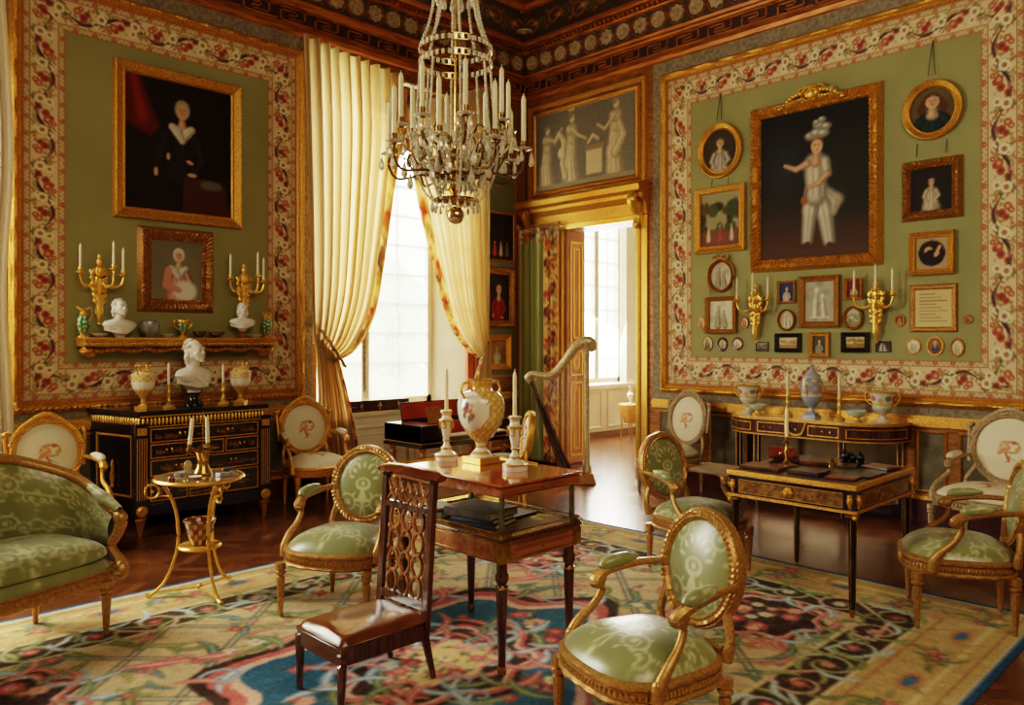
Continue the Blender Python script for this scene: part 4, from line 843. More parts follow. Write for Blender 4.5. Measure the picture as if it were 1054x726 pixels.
# ---- harp ---------------------------------------------------------------------------------
def harp():
    t=thing('gilded_harp','tall gilded pedal harp standing before the doorway','harp',(-.76,-1.70,0),R(-45)); paleg=mat('worn_harp_gold',(228,206,164),.28,.4,(196,162,110),30,.2,90)
    MB().lathe([(.02,.09),(.055,.10),(.05,.16),(.03,.22),(.027,1.40),(.036,1.44),(.028,1.47),(.05,1.53),(.058,1.56),(.03,1.60)],c=(.02,0,0),n=20,flute=10,fa=.05).build('column',paleg,t)
    m=MB().loft([[(-.42,-.14,.0),(.12,-.14,.0),(.12,.14,.0),(-.42,.14,.0)],[(-.40,-.13,.05),(.10,-.13,.05),(.10,.13,.05),(-.40,.13,.05)],[(-.24,-.1,.10),(.08,-.1,.12),(.08,.1,.12),(-.24,.1,.10)]]); m.build('pedal_base',gilt_d,t,bevel=.006)
    P=[Vector((-.14,0,.1)),Vector((-.60,0,1.14))]; d=(P[1]-P[0]).normalized(); q=Vector((-d.z,0,d.x)); L=[]
    for k in range(9):
        u=k/8; c=P[0].lerp(P[1],u); w=.15*(1-u)+.045; h=.10*(1-u)+.03; L.append([tuple(c+Vector((0,w*math.cos(a),0))-q*(-h*max(0,math.sin(a)))) if math.sin(a)>0 else tuple(c+Vector((0,w*math.cos(a),0))) for a in np.linspace(0,2*PI,16,endpoint=False)])
    MB().loft(L).build('sound_body',mat('harp_body_dark',(58,34,22),.25,0,(34,20,14),6,coat=.4),t)
    sb=MB(); e0,e1=P[0]-q*.006,P[1]-q*.006; sb.loft([[(e0.x,-.15,e0.z),(e0.x,.15,e0.z),(e0.x-q.x*.01,.15,e0.z-q.z*.01),(e0.x-q.x*.01,-.15,e0.z-q.z*.01)],[(e1.x,-.04,e1.z),(e1.x,.04,e1.z),(e1.x-q.x*.01,.04,e1.z-q.z*.01),(e1.x-q.x*.01,-.04,e1.z-q.z*.01)]]); sb.build('soundboard',mahog,t,smooth=0)
    N=cr([(-.61,0,1.12),(-.645,0,1.17),(-.60,0,1.215),(-.52,0,1.20),(-.42,0,1.19),(-.32,0,1.24),(-.22,0,1.36),(-.12,0,1.50),(-.02,0,1.575),(.05,0,1.575),(.075,0,1.52),(.05,0,1.47)],6)
    m=MB().tube(N,[.02,.03,.03,.034,.038,.04,.042,.045,.05,.055,.05,.02],n=10,up=(0,1,0),flat=1.2); 
    for p in N[12:50:2]: m.ell((p.x,-.035,p.z),(.008,.012,.008),n=6,m=4)
    for k in range(9): m.ell((.02+.03*math.cos(k),.02*math.sin(k*2),1.5+.02*k*.4),(.03,.026,.026),n=8,m=5)
    m.build('neck',paleg,t)
    s=MB()
    for k in range(26):
        u=(k+1)/27; b0=P[0].lerp(P[1],.08+.88*u); j=int(48-u*34); p=N[j]; s.tube([b0,(p.x,0,p.z-.03)],.0012,n=3)
    s.build('strings',mat('gut_strings',(230,214,176),.4),t,smooth=0)
harp()
# next room: gilt draped stand with white urn
o=thing('draped_pedestal_table','yellow draped round stand seen through the doorway in the next room','table',(2.72,.28,0)); o.scale=(.62,)*3; yc=mat('ochre_drape',(222,170,84),.6,0,(196,140,60),5)
MB().lathe([(0,.92),(.28,.92),(.30,.90),(.29,.80),(.22,.62),(.17,.45),(.16,.42)],n=40,flute=9,fa=.05).build('drape',yc,o)
for k in range(4): a=PI/2*k+.5; MB().tube([(.26*math.cos(a),.26*math.sin(a),0),(.22*math.cos(a),.22*math.sin(a),.4),(.26*math.cos(a),.26*math.sin(a),.9)],[.014,.018,.02],n=8).build('leg',gilt,o)
o=MB().lathe([(.05,0),(.06,.01),(.02,.05),(.03,.09),(.08,.18),(.09,.24),(.06,.28),(.035,.3),(.025,.42),(.04,.46)],n=20).build('white_urn',marble_w); o.location=(2.72,.28,.572); o.scale=(.62,)*3; tag(o,'white urn on the yellow draped stand in the next room','vase')
# ================================================================ CARPET, CURTAINS
def carpet():
    X0,Y0,W,H=-8.6,-6.35,6.43,4.15; cv=Cv(W,H,(194,168,126),110); r=np.random.default_rng(11); cx,cy=W/2+.35,H/2
    # field lattice in double lines
    for k in range(-8,16):
        for s in (1,-1):
            x=k*.62
            for o,c in ((-.022,(96,84,60)),(0,(178,184,176)),(.022,(96,84,60))):
                cv.stroke([(x+o,0),(x+o+s*H*1.0,H)],.008,c,.9)
    def flower(x,y,q,c=None):
        c=c or [(186,84,88),(206,128,120),(222,208,176),(172,58,66)][r.integers(4)]
        for k in range(6): a=k*PI/3+x*7; cv.ell(x+.5*q*math.cos(a),y+.5*q*math.sin(a),.42*q,.34*q,c,rot=a)
        cv.ell(x,y,.3*q,.3*q,(232,208,150)); cv.ell(x,y,.14*q,.14*q,(120,50,50))
        for k in range(4): a=k*1.6+y*5; cv.ell(x+1.15*q*math.cos(a),y+1.15*q*math.sin(a),.4*q,.16*q,[(84,96,58),(112,116,66),(60,78,66)][k%3],rot=a)
    def leafy(x,y,l,a,c1=(92,104,66),c2=(150,146,92)):
        P=[(x+l*t*math.cos(a+t*.8),y+l*t*math.sin(a+t*.8)) for t in np.linspace(0,1,9)]; cv.stroke(P,[.01,.035*l/.4,.04*l/.4,.004],c1); cv.stroke(P,[.004,.015*l/.4,.012*l/.4,.002],c2)
    for k in range(480): leafy(r.uniform(.6,W-.6),r.uniform(.6,H-.6),r.uniform(.10,.34),r.uniform(0,2*PI),*[((92,104,66),(150,146,92)),((120,118,66),(178,164,100)),((70,92,84),(130,148,130)),((170,92,84),(208,150,132))][k%4])
    for k in range(16):
        x,y=r.uniform(.9,W-.9),r.uniform(.9,H-.9); P=cr([(x,y,0),(x+r.uniform(.2,.4),y+r.uniform(-.2,.2),0),(x+r.uniform(.5,.8),y+r.uniform(-.3,.3),0)],8); cv.stroke(P,[.01,.045,.02,.05,.01],(190,94,92)); cv.stroke(P,[.004,.015,.006,.018,.003],(224,160,146))
    for k in range(170): flower(r.uniform(.7,W-.7),r.uniform(.7,H-.7),r.uniform(.025,.06))
    # four great acanthus scroll cartouches and the centre medallion
    def cart(x,y,rx,ry,fill):
        A=np.linspace(0,2*PI,64); sc=lambda f:[(x+rx*f*(1+.10*math.cos(8*a))*math.cos(a),y+ry*f*(1+.10*math.cos(8*a))*math.sin(a)) for a in A]
        cv.poly(sc(1.16),(58,42,36)); cv.poly(sc(1.08),(186,94,88)); cv.poly(sc(1.0),(222,176,150)); cv.poly(sc(.93),fill)
        for k in range(int(34*rx*ry/.5)+10): a,q=r.uniform(0,2*PI),r.uniform(0,.82)**.7; flower(x+rx*q*math.cos(a)*.9,y+ry*q*math.sin(a)*.9,r.uniform(.035,.075),[(196,88,92),(222,150,134),(226,206,168),(180,62,72)][k%4])
        for k in range(26):
            a=k*2*PI/26+.1; leafy(x+rx*1.02*math.cos(a),y+ry*1.02*math.sin(a),.16+.26*min(rx,.5),a+(.7 if k%2 else -1.0),*[((130,156,170),(206,214,206)),((176,96,90),(216,156,138)),((96,112,84),(160,160,110))][k%3])
        for k in range(6): a=k*2*PI/6+.3; P=spiral(x+rx*1.1*math.cos(a),y+ry*1.1*math.sin(a),.10,1.1,a,1 if k%2 else -1); cv.stroke(P,np.linspace(.014,.006,len(P)),[(146,164,168),(188,112,102)][k%2])
    cart(cx,cy-.1,1.05,.78,(52,92,112)); cart(cx,cy-.1,.5,.38,(60,44,40)); cart(cx,cy-.1,.30,.22,(214,184,124))
    for (dx,dy) in ((-1.75,-.9),(-1.75,.9),(1.75,-.9),(1.75,.9)): cart(cx+dx,cy+dy,.34,.30,(64,46,42))
    # borders
    def band(a,b,c):
        cv.rect(a,W-a,a,b,c); cv.rect(a,W-a,H-b,H-a,c); cv.rect(a,b,a,H-a,c); cv.rect(W-b,W-a,a,H-a,c)
    band(.50,.74,(70,54,42)); band(.48,.50,(222,206,160)); band(.74,.76,(210,190,140)); band(0,.48,(190,160,106)); band(0,.035,(44,78,112)); band(.035,.05,(206,214,206)); band(.10,.112,(150,110,70)); band(.42,.435,(176,120,84)); band(.17,.20,(214,190,130))
    def along(fn,off,step,ph=0):
        n=int((W-2*off)/step)
        for i in range(n+1): x=off+(W-2*off)*(i+ph)/n; fn(x,off,0,i); fn(x,H-off,PI,i)
        n=int((H-2*off)/step)
        for i in range(1,n): y=off+(H-2*off)*(i+ph)/n; fn(off,y,PI/2,i); fn(W-off,y,-PI/2,i)
    def scroll(x,y,a,i):
        P=spiral(x,y,.13,1.4,a+i,1 if i%2 else -1,tail=(x+.2*math.cos(a),y+.2*math.sin(a))); cv.stroke(P,np.linspace(.015,.006,len(P)),[(150,170,176),(180,120,104),(120,128,84)][i%3]); cv.stroke(P,np.linspace(.005,.002,len(P)),(216,208,180))
        for q in range(4): leafy(x+.1*math.cos(q*1.7+i),y+.1*math.sin(q*1.7+i),.2,a+1.2+i+q*1.5,*[((120,132,84),(170,166,110)),((150,172,180),(206,210,196)),((96,110,70),(150,150,96))][q%3])
        flower(x,y,.045)
    along(scroll,.62,.30)
    for k in range(260):
        s_=k%4; u_=r.uniform(.1,1)
        x,y=[(u_*W,r.uniform(.12,.42)),(u_*W,H-r.uniform(.12,.42)),(r.uniform(.12,.42),u_*H),(W-r.uniform(.12,.42),u_*H)][s_]; leafy(x,y,r.uniform(.06,.14),r.uniform(0,6),*[((150,128,80),(204,180,130)),((110,112,72),(166,156,104)),((178,118,92),(210,160,128))][k%3])
    def spray(x,y,a,i):
        if i%2: 
            for k in range(5): flower(x+r.uniform(-.13,.13),y+r.uniform(-.07,.07),r.uniform(.03,.05),[(196,92,96),(214,150,130),(110,130,150),(176,70,80)][k%4])
            for k in range(5): leafy(x+r.uniform(-.1,.1),y+r.uniform(-.06,.06),.14,r.uniform(0,6))
        else: cv.ell(x,y,.12 if abs(math.cos(a))>.5 else .05,.05 if abs(math.cos(a))>.5 else .12,(188,120,84),al=.8); cv.ell(x,y,.07,.03,(74,104,136)) if abs(math.cos(a))>.5 else cv.ell(x,y,.03,.07,(74,104,136))
    along(spray,.27,.38)
    cv.blur(1).noise(.035,1).noise(.015,6)
    o=tag(empty('carpet',(X0+W/2,Y0+H/2,0)),'large floral needlework carpet with gold border and blue edge covering the parquet','carpet')
    cell=.0115; nu,nv=int(W/cell),int(H/cell); U,Vv=np.meshgrid(np.linspace(0,W,nu),np.linspace(0,H,nv),indexing='ij'); Z=.0065+.0012*np.sin(U*9)*np.sin(Vv*7)
    npmesh('woven_field',np.stack([U.ravel()-W/2,Vv.ravel()-H/2,Z.ravel()],-1),gridQ(nu,nv),pt_rug,o,cv.samp(U,Vv).reshape(-1,3))
    MB().box(-W/2-.004,W/2+.004,-H/2-.004,H/2+.004,0.0005,.0045).build('blue_edging',mat('blue_edging',(40,74,110),.95),o,smooth=0)
carpet()
# ---- curtains ---------------------------------------------------------------
def trimcol(u,v):
    return FT.samp((v*.62*1.0)%.62,.06+u*.2,True)
def drape(name,label,cat,top,rows,mt,base=(246,216,164),folds=9,amp=.05,trim=.93,low=None,tie=None,M=None,trimside=1,header=None,ymid=-.15):
    """rows: list of (outer x, outer z, leading x, leading z) from the top to the tie, then (low) down to the hem"""
    t=tag(empty(name,(0,0,0)),label,cat); 
    def sheet(rows,nm,a0,a1,fr=(1,1)):
        Rw=np.array(rows); nt_=70; ns=150; tt=np.linspace(0,1,nt_); kk=np.linspace(0,1,len(Rw)); 
        C=cr([(a,b_,0) for a,b_ in Rw[:,:2]],16); D=cr([(a,b_,0) for a,b_ in Rw[:,2:]],16)
        O=np.array([(p.x,p.y) for p in C]); L=np.array([(p.x,p.y) for p in D]); q=np.linspace(0,1,len(O)); O=np.stack([np.interp(tt,q,O[:,i]) for i in (0,1)],-1); L=np.stack([np.interp(tt,q,L[:,i]) for i in (0,1)],-1)
        s=np.linspace(0,1,ns); S,T=np.meshgrid(s,tt,indexing='ij')
        X=O[None,:,0]*(1-S)+L[None,:,0]*S; Z=O[None,:,1]*(1-S)+L[None,:,1]*S
        A=a0*(1-T)+a1*T; ph=2*PI*folds*(S**(1+.3*T))+.5*np.sin(3*T+S*4); Y=ymid-A*(np.sin(ph)+.35*np.sin(2.3*ph+1))
        Z=Z-.05*np.sin(PI*S)*T; X=X+A*.4*np.cos(ph)*(1-np.abs(2*S-1))
        col=np.zeros(X.shape+(3,))+np.array(base)/255.; col*=(1-.16*np.clip(np.sin(ph+.6),0,1))[...,None]*np.array([1,.97,.9])**(np.clip(np.sin(ph+.6),0,1))[...,None]  # shade of the folds is painted into the curtain colour
        m=(S>trim); tc=trimcol(np.clip((S-trim)/(1-trim),0,1),T*3.6); col=np.where(m[...,None],tc*np.array([1.02,.93,.72]),col)
        if header is not None: hm=(T<header); col=np.where(hm[...,None],trimcol(T/header*1.,S*1.2),col)
        o=npmesh(nm,np.stack([X.ravel(),Y.ravel(),Z.ravel()],-1),gridQ(ns,nt_),mt,t,col.reshape(-1,3)); return o
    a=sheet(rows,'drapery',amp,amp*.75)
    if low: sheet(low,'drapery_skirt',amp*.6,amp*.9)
    if tie:
        P=cr(tie,8); m=MB().tube([(p.x+.007*math.sin(i*1.3),p.y,p.z+.007*math.cos(i*1.3)) for i,p in enumerate(P)],.017,n=8); m.ell(P[0],(.035,.03,.05)); m.build('tieback',mat('tieback_cord_'+name,(196,156,90),.6,0,(120,74,40),50),t)
    return t
yc=-.16
L=lambda *p:[onL(a,b,yc) for a,b in p]
def rows(outer,lead): return [(o[0],o[1],l[0],l[1]) for o,l in zip(outer,lead)]
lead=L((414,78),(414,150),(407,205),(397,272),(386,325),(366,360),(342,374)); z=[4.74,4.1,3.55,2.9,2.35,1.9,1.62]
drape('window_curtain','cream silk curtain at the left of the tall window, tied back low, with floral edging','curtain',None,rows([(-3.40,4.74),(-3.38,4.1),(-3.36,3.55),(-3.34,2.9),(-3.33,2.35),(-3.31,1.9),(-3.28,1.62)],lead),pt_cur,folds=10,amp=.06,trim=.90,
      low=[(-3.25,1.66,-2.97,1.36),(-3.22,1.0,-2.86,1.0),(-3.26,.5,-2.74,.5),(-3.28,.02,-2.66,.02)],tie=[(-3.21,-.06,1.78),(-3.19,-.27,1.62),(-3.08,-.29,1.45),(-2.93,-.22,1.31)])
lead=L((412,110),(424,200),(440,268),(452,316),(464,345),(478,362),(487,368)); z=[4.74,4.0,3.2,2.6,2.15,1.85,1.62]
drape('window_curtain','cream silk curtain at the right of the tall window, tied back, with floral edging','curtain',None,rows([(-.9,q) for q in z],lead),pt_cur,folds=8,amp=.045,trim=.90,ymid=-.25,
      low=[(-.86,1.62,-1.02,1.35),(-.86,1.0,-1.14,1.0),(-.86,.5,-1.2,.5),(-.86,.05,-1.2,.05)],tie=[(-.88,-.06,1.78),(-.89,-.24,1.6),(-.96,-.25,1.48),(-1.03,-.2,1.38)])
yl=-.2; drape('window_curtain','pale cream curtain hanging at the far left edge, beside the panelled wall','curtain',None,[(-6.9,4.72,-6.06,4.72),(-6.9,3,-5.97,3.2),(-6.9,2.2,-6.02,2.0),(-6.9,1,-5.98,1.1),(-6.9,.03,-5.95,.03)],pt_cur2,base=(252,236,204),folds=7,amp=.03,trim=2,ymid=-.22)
# embroidered valance in the head of the window
s=np.linspace(0,1,180); v=np.linspace(0,1,40); S,T=np.meshgrid(s,v,indexing='ij'); X=-2.35+1.38*S; Z=4.6-T*(.65+.22*np.abs(np.sin(S*PI*2.5))); Y=.10-.03*np.sin(S*60)*(.4+T)
vt=tag(npmesh('embroidered_valance',np.stack([X.ravel(),Y.ravel(),Z.ravel()],-1),gridQ(180,40),pt_cur2,None,(FT.samp((S*3.1)%.62,.05+T*.24,True)*np.array([.62,.42,.24])).reshape(-1,3)),'brown and gold floral valance in the head of the tall window between the cream curtains','valance')
# green door curtain
t=tag(empty('door_curtain',(0,0,0)),'long green curtain with a wide red floral border, hanging at the left of the doorway','curtain')
s=np.linspace(0,1,170); v=np.linspace(0,1,90); S,T=np.meshgrid(s,v,indexing='ij'); LX=.03+.70*S; ph=2*PI*6*S; Y=-.14-.035*np.sin(ph)-.008*np.sin(2.7*ph); Z=3.06-3.02*T
col=np.zeros(X.shape[:0]+S.shape+(3,))+np.array((146,148,84))/255.; col=np.where((S>.64)[...,None],FT.samp((T*3.0)%.62,.04+np.clip((S-.64)/.36,0,1)*.24,True)*np.array([1.05,.95,.78]),col); col=np.where((T<.065)[...,None],FT.samp((S*.7)%.62,.06+T/.065*.2,True)*.9,col); col=np.where((S<.05)[...,None],np.array((150,86,50))/255.,col)
V=np.stack([LX.ravel(),Y.ravel(),Z.ravel()],-1)@np.array(WR.to_3x3()).T; npmesh('drapery',V,gridQ(170,90),pt_cur2,t,col.reshape(-1,3))
MB().tube([(.0,-.14,3.09),(.75,-.14,3.09)],.014,n=8,M=WR).ell((.02,-.14,3.09),.05,M=WR).build('curtain_pole',gilt_d,t)
# ================================================================ PICTURES
def noisebg(cv,c,am=.05): cv.grad(lambda X,Y:.5*(.5+.5*np.sin(X*3/cv.W+1.3*np.sin(Y*4/cv.H))),c); return cv
def sitter(cv,cx,cy,q,skin=(214,168,128),hair=(90,58,34),dress=(70,60,60),hairtop=.9,shawl=None,face=1,sleeve=True,hands=True,longhair=False):
    """half-length figure; q = head height"""
    S=skin; sh=tuple(int(k*.74) for k in S)
    cv.ell(cx,cy+.06*q,q*.50,q*.60,hair,soft=.25); cv.ell(cx,cy+q*.34*hairtop,q*.42,q*.40,hair,soft=.3)
    if longhair:
        for s in (-1,1): cv.stroke([(cx+s*.42*q,cy+.1*q),(cx+s*.6*q,cy-.5*q),(cx+s*.55*q,cy-1.1*q)],[.2*q,.24*q,.1*q],hair)
    cv.stroke([(cx,cy-.3*q),(cx-.02*q,cy-.75*q)],q*.2,sh)
    cv.vol([(cx,cy-4*q),(cx,cy-2.4*q),(cx,cy-1.45*q)],[q*1.3,q*.62,q*.66],dress,.55,5); cv.vol([(cx-.62*q,cy-1.35*q),(cx-.95*q,cy-2.3*q),(cx-.55*q,cy-3.1*q)],[q*.28,q*.26,q*.16],dress,.55,2); cv.vol([(cx+.62*q,cy-1.35*q),(cx+.98*q,cy-2.3*q),(cx+.35*q,cy-3.1*q)],[q*.28,q*.26,q*.16],dress,.45,2)
    cv.vol([(cx,cy-.7*q),(cx,cy-1.1*q)],[.2*q,.34*q],S,.7)
    if shawl:
        cv.vol([(cx+.62*q,cy-1.1*q),(cx+.3*q,cy-1.35*q),(cx,cy-1.9*q)],[.26*q,.34*q,.2*q],shawl,.6,4); cv.vol([(cx-.62*q,cy-1.1*q),(cx-.3*q,cy-1.35*q),(cx,cy-1.9*q)],[.26*q,.34*q,.2*q],shawl,.7,4)
        for k in range(4): cv.stroke([(cx-.7*q+.12*k*q,cy-.95*q),(cx-.1*q,cy-1.8*q)],.015*q/.1*.1,tuple(int(v*.8) for v in shawl),.6)
    if face:
        cv.ell(cx,cy-.04*q,q*.37,q*.49,S); cv.ell(cx+.13*q,cy-.05*q,q*.2,q*.36,sh,al=.35,soft=.5)
        for s in (-1,1): cv.ell(cx+s*.13*q,cy+.06*q,q*.06,q*.03,(60,36,26)); cv.stroke([(cx+s*.06*q,cy+.15*q),(cx+s*.2*q,cy+.14*q)],q*.012,(110,74,50)); cv.ell(cx+s*.18*q,cy-.12*q,q*.08,q*.06,(206,120,92),al=.5,soft=.6)
        cv.stroke([(cx-.02*q,cy+.05*q),(cx-.03*q,cy-.10*q),(cx+.03*q,cy-.11*q)],q*.014,sh); cv.ell(cx,cy-.23*q,q*.08,q*.03,(176,70,56))
    if hands: cv.ell(cx+.5*q,cy-3.2*q,q*.26,q*.12,S,rot=-.3); cv.ell(cx-.9*q,cy-3.0*q,q*.12,q*.24,S)
def p_blacklady():
    cv=Cv(1.06,1.27,(30,18,14),150); cv.poly([(.0,1.27),(.14,1.27),(.33,.80),(.24,.70),(0,.80)],(92,24,12)); cv.poly([(.04,1.27),(.10,1.27),(.22,.85),(.12,.82)],(136,38,18)); cv.blur(14)
    sitter(cv,.55,1.0,.155,skin=(216,160,122),hair=(150,134,110),dress=(38,30,30),shawl=(220,210,188)); cv.ell(.55,1.03,.075,.09,(170,156,132),al=.35,soft=.5)
    cv.vol([(.40,.75),(.33,.55),(.30,.40)],[.05,.045,.025],(44,34,34)); cv.ell(.29,.37,.022,.045,(200,150,112)); cv.vol([(.7,.75),(.76,.52),(.68,.40)],[.05,.045,.025],(44,34,34)); cv.ell(.65,.38,.05,.022,(206,156,118)); cv.poly([(.55,0),(.56,.34),(.8,.36),(1.0,.28),(1.06,0)],(70,36,24)); cv.ell(.85,.30,.12,.05,(96,90,84),soft=.5); return cv.blur(1).noise(.008)
def p_pinkboy():
    cv=Cv(.5,.6,(118,112,88),200); cv.grad(lambda X,Y:.5*(1-Y/.6),(140,132,104)); sitter(cv,.27,.45,.115,skin=(226,184,150),hair=(222,214,196),dress=(214,146,128),shawl=(226,216,200),hands=False); cv.ell(.33,.09,.12,.11,(222,214,196),soft=.4); cv.stroke([(.17,.3),(.15,.15),(.27,.10)],[.035,.04,.03],(206,140,122)); return cv.blur(1)
def p_plumeboy():
    cv=Cv(1.04,1.42,(28,24,22),150); cv.grad(lambda X,Y:np.clip(1.1-Y/.6,0,1)*.6,(110,66,34)); cv.grad(lambda X,Y:np.exp(-((X-.25)**2/.03+(Y-.9)**2/.08))*.35,(60,78,84)); cv.ell(.85,.75,.25,.4,(34,34,24),soft=.5)
    w=(196,184,158); cx,cy,q=.56,1.06,.14
    cv.vol([(.68,.14),(.64,.42),(.59,.62)],[.055,.08,.09],w,.5,4); cv.vol([(.47,.16),(.50,.45),(.53,.62)],[.05,.075,.09],w,.5,4); cv.stroke([(.47,.12),(.41,.09)],[.03,.018],(70,46,34)); cv.stroke([(.68,.10),(.75,.08)],[.03,.018],(70,46,34))
    cv.vol([(.67,.6),(.75,.52),(.72,.40)],[.05,.07,.03],(172,158,130),.5,3); cv.vol([(.555,.58),(.555,.76),(.555,.88)],[.10,.10,.12],w,.55,5)
    cv.vol([(.47,.90),(.36,.86),(.25,.91)],[.04,.028,.018],(206,156,118),.6); cv.vol([(.64,.90),(.66,.78)],[.05,.045],w,.5,2); cv.vol([(.66,.78),(.58,.70),(.48,.67)],[.035,.028,.018],(206,156,118),.6); cv.stroke([(.47,.66),(.45,.58)],.004,(60,40,30)); cv.ell(.44,.55,.035,.045,(150,92,60),soft=.4); cv.vol([(.555,.90),(.555,.96)],[.05,.03],(206,156,118),.7)
    cv.ell(cx,cy+.025,.066,.08,(96,58,34),soft=.2); cv.ell(cx,cy-.01,.055,.07,(212,162,122))
    for s in (-1,1): cv.ell(cx+s*.02,cy+.005,.009,.005,(50,30,24))
    cv.ell(cx,cy-.04,.012,.005,(176,76,60)); 
    for (dx,dy,a) in ((-.06,.10,.06),(0,.12,.07),(.06,.11,.06),(.02,.19,.06),(.09,.17,.05),(.0,.22,.04),(.05,.24,.04)): cv.ell(cx+dx,cy+dy,a,a*.7,(132,124,106),soft=.6); cv.ell(cx+dx-.01,cy+dy+.01,a*.5,a*.3,(206,198,174),soft=.7)
    return cv.blur(1).noise(.01)
def p_generic(w,h,bg,q=None,**k):
    cv=Cv(w,h,bg,int(100/max(w,h))+60); noisebg(cv,tuple(int(v*1.35) for v in bg)); sitter(cv,w/2,h*.68,q or h*.19,**k); return cv.blur(1)
def p_land(w,h,sky,gr,tree,fig=0,res=140):
    cv=Cv(w,h,sky,res); r=np.random.default_rng(int(w*1000+h*77)); cv.rect(0,w,0,h*.32,gr)
    for k in range(16): cv.ell(r.uniform(0,w),r.uniform(h*.3,h*.75),r.uniform(.05,.16)*w,r.uniform(.05,.16)*h,tuple(int(v*r.uniform(.7,1.25)) for v in tree),soft=.4)
    for k in range(fig): x=w*(.2+.6*k/max(1,fig-1)); c=[(214,190,150),(176,70,50),(206,180,150),(120,110,120)][k%4]; cv.stroke([(x,h*.12),(x,h*.32)],[.05*w,.025*w],c); cv.ell(x,h*.37,.02*w,.028*h,(214,170,130))
    return cv.blur(1).noise(.02)
def p_script(w,h):
    cv=Cv(w,h,(214,190,130),260)
    for k in range(9):
        y=h*(.88-.09*k); P=[(w*.12+w*.76*t*(.6+.4*((k*7)%3)/2),y+h*.012*math.sin(t*60+k)) for t in np.linspace(0,1,60)]; cv.stroke(P,.0016 if k!=2 else .003,(96,70,40),.8)
    return cv
def p_relief(w,h,bg,fg,res=220):
    cv=Cv(w,h,bg,res); r=np.random.default_rng(int(w*999+h*77))
    for k in range(14): cv.ell(r.uniform(0,w),r.uniform(h*.1,h),r.uniform(.06,.16)*w,r.uniform(.04,.12)*h,tuple(int(v*r.uniform(.78,1.05)) for v in bg),soft=.6)
    cv.vol([(w*.35,h*.12),(w*.36,h*.5),(w*.4,h*.68)],[w*.14,w*.09,w*.05],fg); cv.ell(w*.4,h*.78,w*.08,h*.07,fg); cv.vol([(w*.66,h*.12),(w*.62,h*.4),(w*.6,h*.55)],[w*.12,w*.08,w*.05],fg); cv.ell(w*.6,h*.63,w*.07,h*.06,fg); cv.rect(w*.15,w*.85,h*.08,h*.13,fg); return cv.blur(1)
FP={'plain':[(0,0),(0,.018),(.08,.03),(.25,.022),(.5,.034),(.8,.05),(.92,.045),(1,.0)],'carved':[(0,0),(0,.016),(.12,.03),(.3,.02),(.45,.045),(.7,.055),(.85,.03),(1,0)],'thin':[(0,0),(0,.012),(.3,.02),(.7,.02),(1,0)]}
def picture(name,label,wall,cx,cz,w,h,fw,cvf,style='plain',oval=False,fm=None,depth=1.,group=None,crest=False,cell=.012,cat='painting',mt=None,nm='painted_canvas'):
    loc,rz=((cx,-.016,cz),0) if wall=='L' else ((-.016,-cx,cz),RZR)
    t=thing(name,label,cat,loc,rz,group); a,b=w/2-fw,h/2-fw; fm=fm or gilt
    pr=[(d*fw,o*depth) for d,o in FP[style]]; per=2*(w+h)
    if oval: MB().ring('oval',a,b,pr,n=72,bead=.003*depth if style!='thin' else 0).build('frame',fm,t)
    else:
        n=max(1,int(per/4/.022)) if style=='carved' else 1; MB().ring('rect',a,b,pr,n=n,bead=.010*depth if style=='carved' else 0).build('frame',fm,t,smooth=50 if style=='carved' else 25)
    canvas_sheet(nm,cvf() if callable(cvf) else cvf,2*a+.002,2*b+.002,mt or pt_oil,t,c=(0,-.008*depth-.002,0),cell=cell,oval=oval)
    if crest:
        m=MB(); m.ell((0,-.05,h/2+.02),(.075,.03,.055)).ring('oval',.075,.055,[(0,.05),(.01,.085),(.025,.07),(.03,.04)],n=28,c=(0,0,h/2+.02))
        for s in (-1,1):
            for k in range(7): m.ell((s*(.10+.035*k),-.055,h/2+.035-.006*k*k*.5-.0),(.026,.022,.024-.001*k),n=8,m=6); m.ell((s*(.09+.03*k),-.06,h/2-.02-.004*k),(.018,.018,.016),n=8,m=5)
            m.tube(cr([(s*.05,-.05,h/2+.075),(s*.11,-.05,h/2+.08),(s*.14,-.05,h/2+.03),(s*.22,-.05,h/2+.03)],5),.014,n=6)
        m.ell((0,-.05,h/2+.085),(.04,.02,.02)); m.build('crest_ornament',gilt_b,t)
    return t
def cords(t,pts):
    for a,b in pts: MB().tube([a,b],.0035,n=5).build('hanging_cord',rope_m,t)
picture('large_portrait','large portrait of a woman in black with white shawl, upper left wall, plain gold frame','L',-4.595,3.385,1.18,1.40,.105,p_blacklady,cell=.007,depth=1.3)
picture('portrait','portrait of a white-wigged child in pink in a carved frame above the gilt shelf','L',-4.627,2.243,.70,.78,.12,p_pinkboy,'carved',fm=gilt_d,cell=.007)
picture('strip_painting','dark oil painting of small pale figures, topmost between window and corner','L',-.52,2.94,.62,.66,.035,lambda:p_land(.6,.6,(34,26,20),(60,42,26),(44,34,24),4),'thin',fm=gilt_d)
picture('strip_painting','carved-framed painting of a figure in red, middle one between window and corner','L',-.50,2.15,.56,.80,.10,lambda:p_generic(.36,.6,(40,30,22),hair=(80,60,44),dress=(150,34,28)),'carved',fm=gilt_d)
picture('strip_painting','small gold-framed portrait of a pale seated lady, lowest between window and corner','L',-.53,1.44,.46,.46,.085,lambda:p_generic(.3,.3,(120,88,48),dress=(206,190,156)),'plain',fm=gilt)
def px(a,b,c,d):
    y0=onR(a,350)[0]; y1=onR(c,350)[0]; m=(a+c)/2; sk=abs(350-(b+d)/2)/(m+265)*(c-a)*.9; z0=onR(m,d-sk/2)[1]; z1=onR(m,b+sk/2)[1]; return (-(y0+y1)/2,(z0+z1)/2,abs(y1-y0),abs(z1-z0))
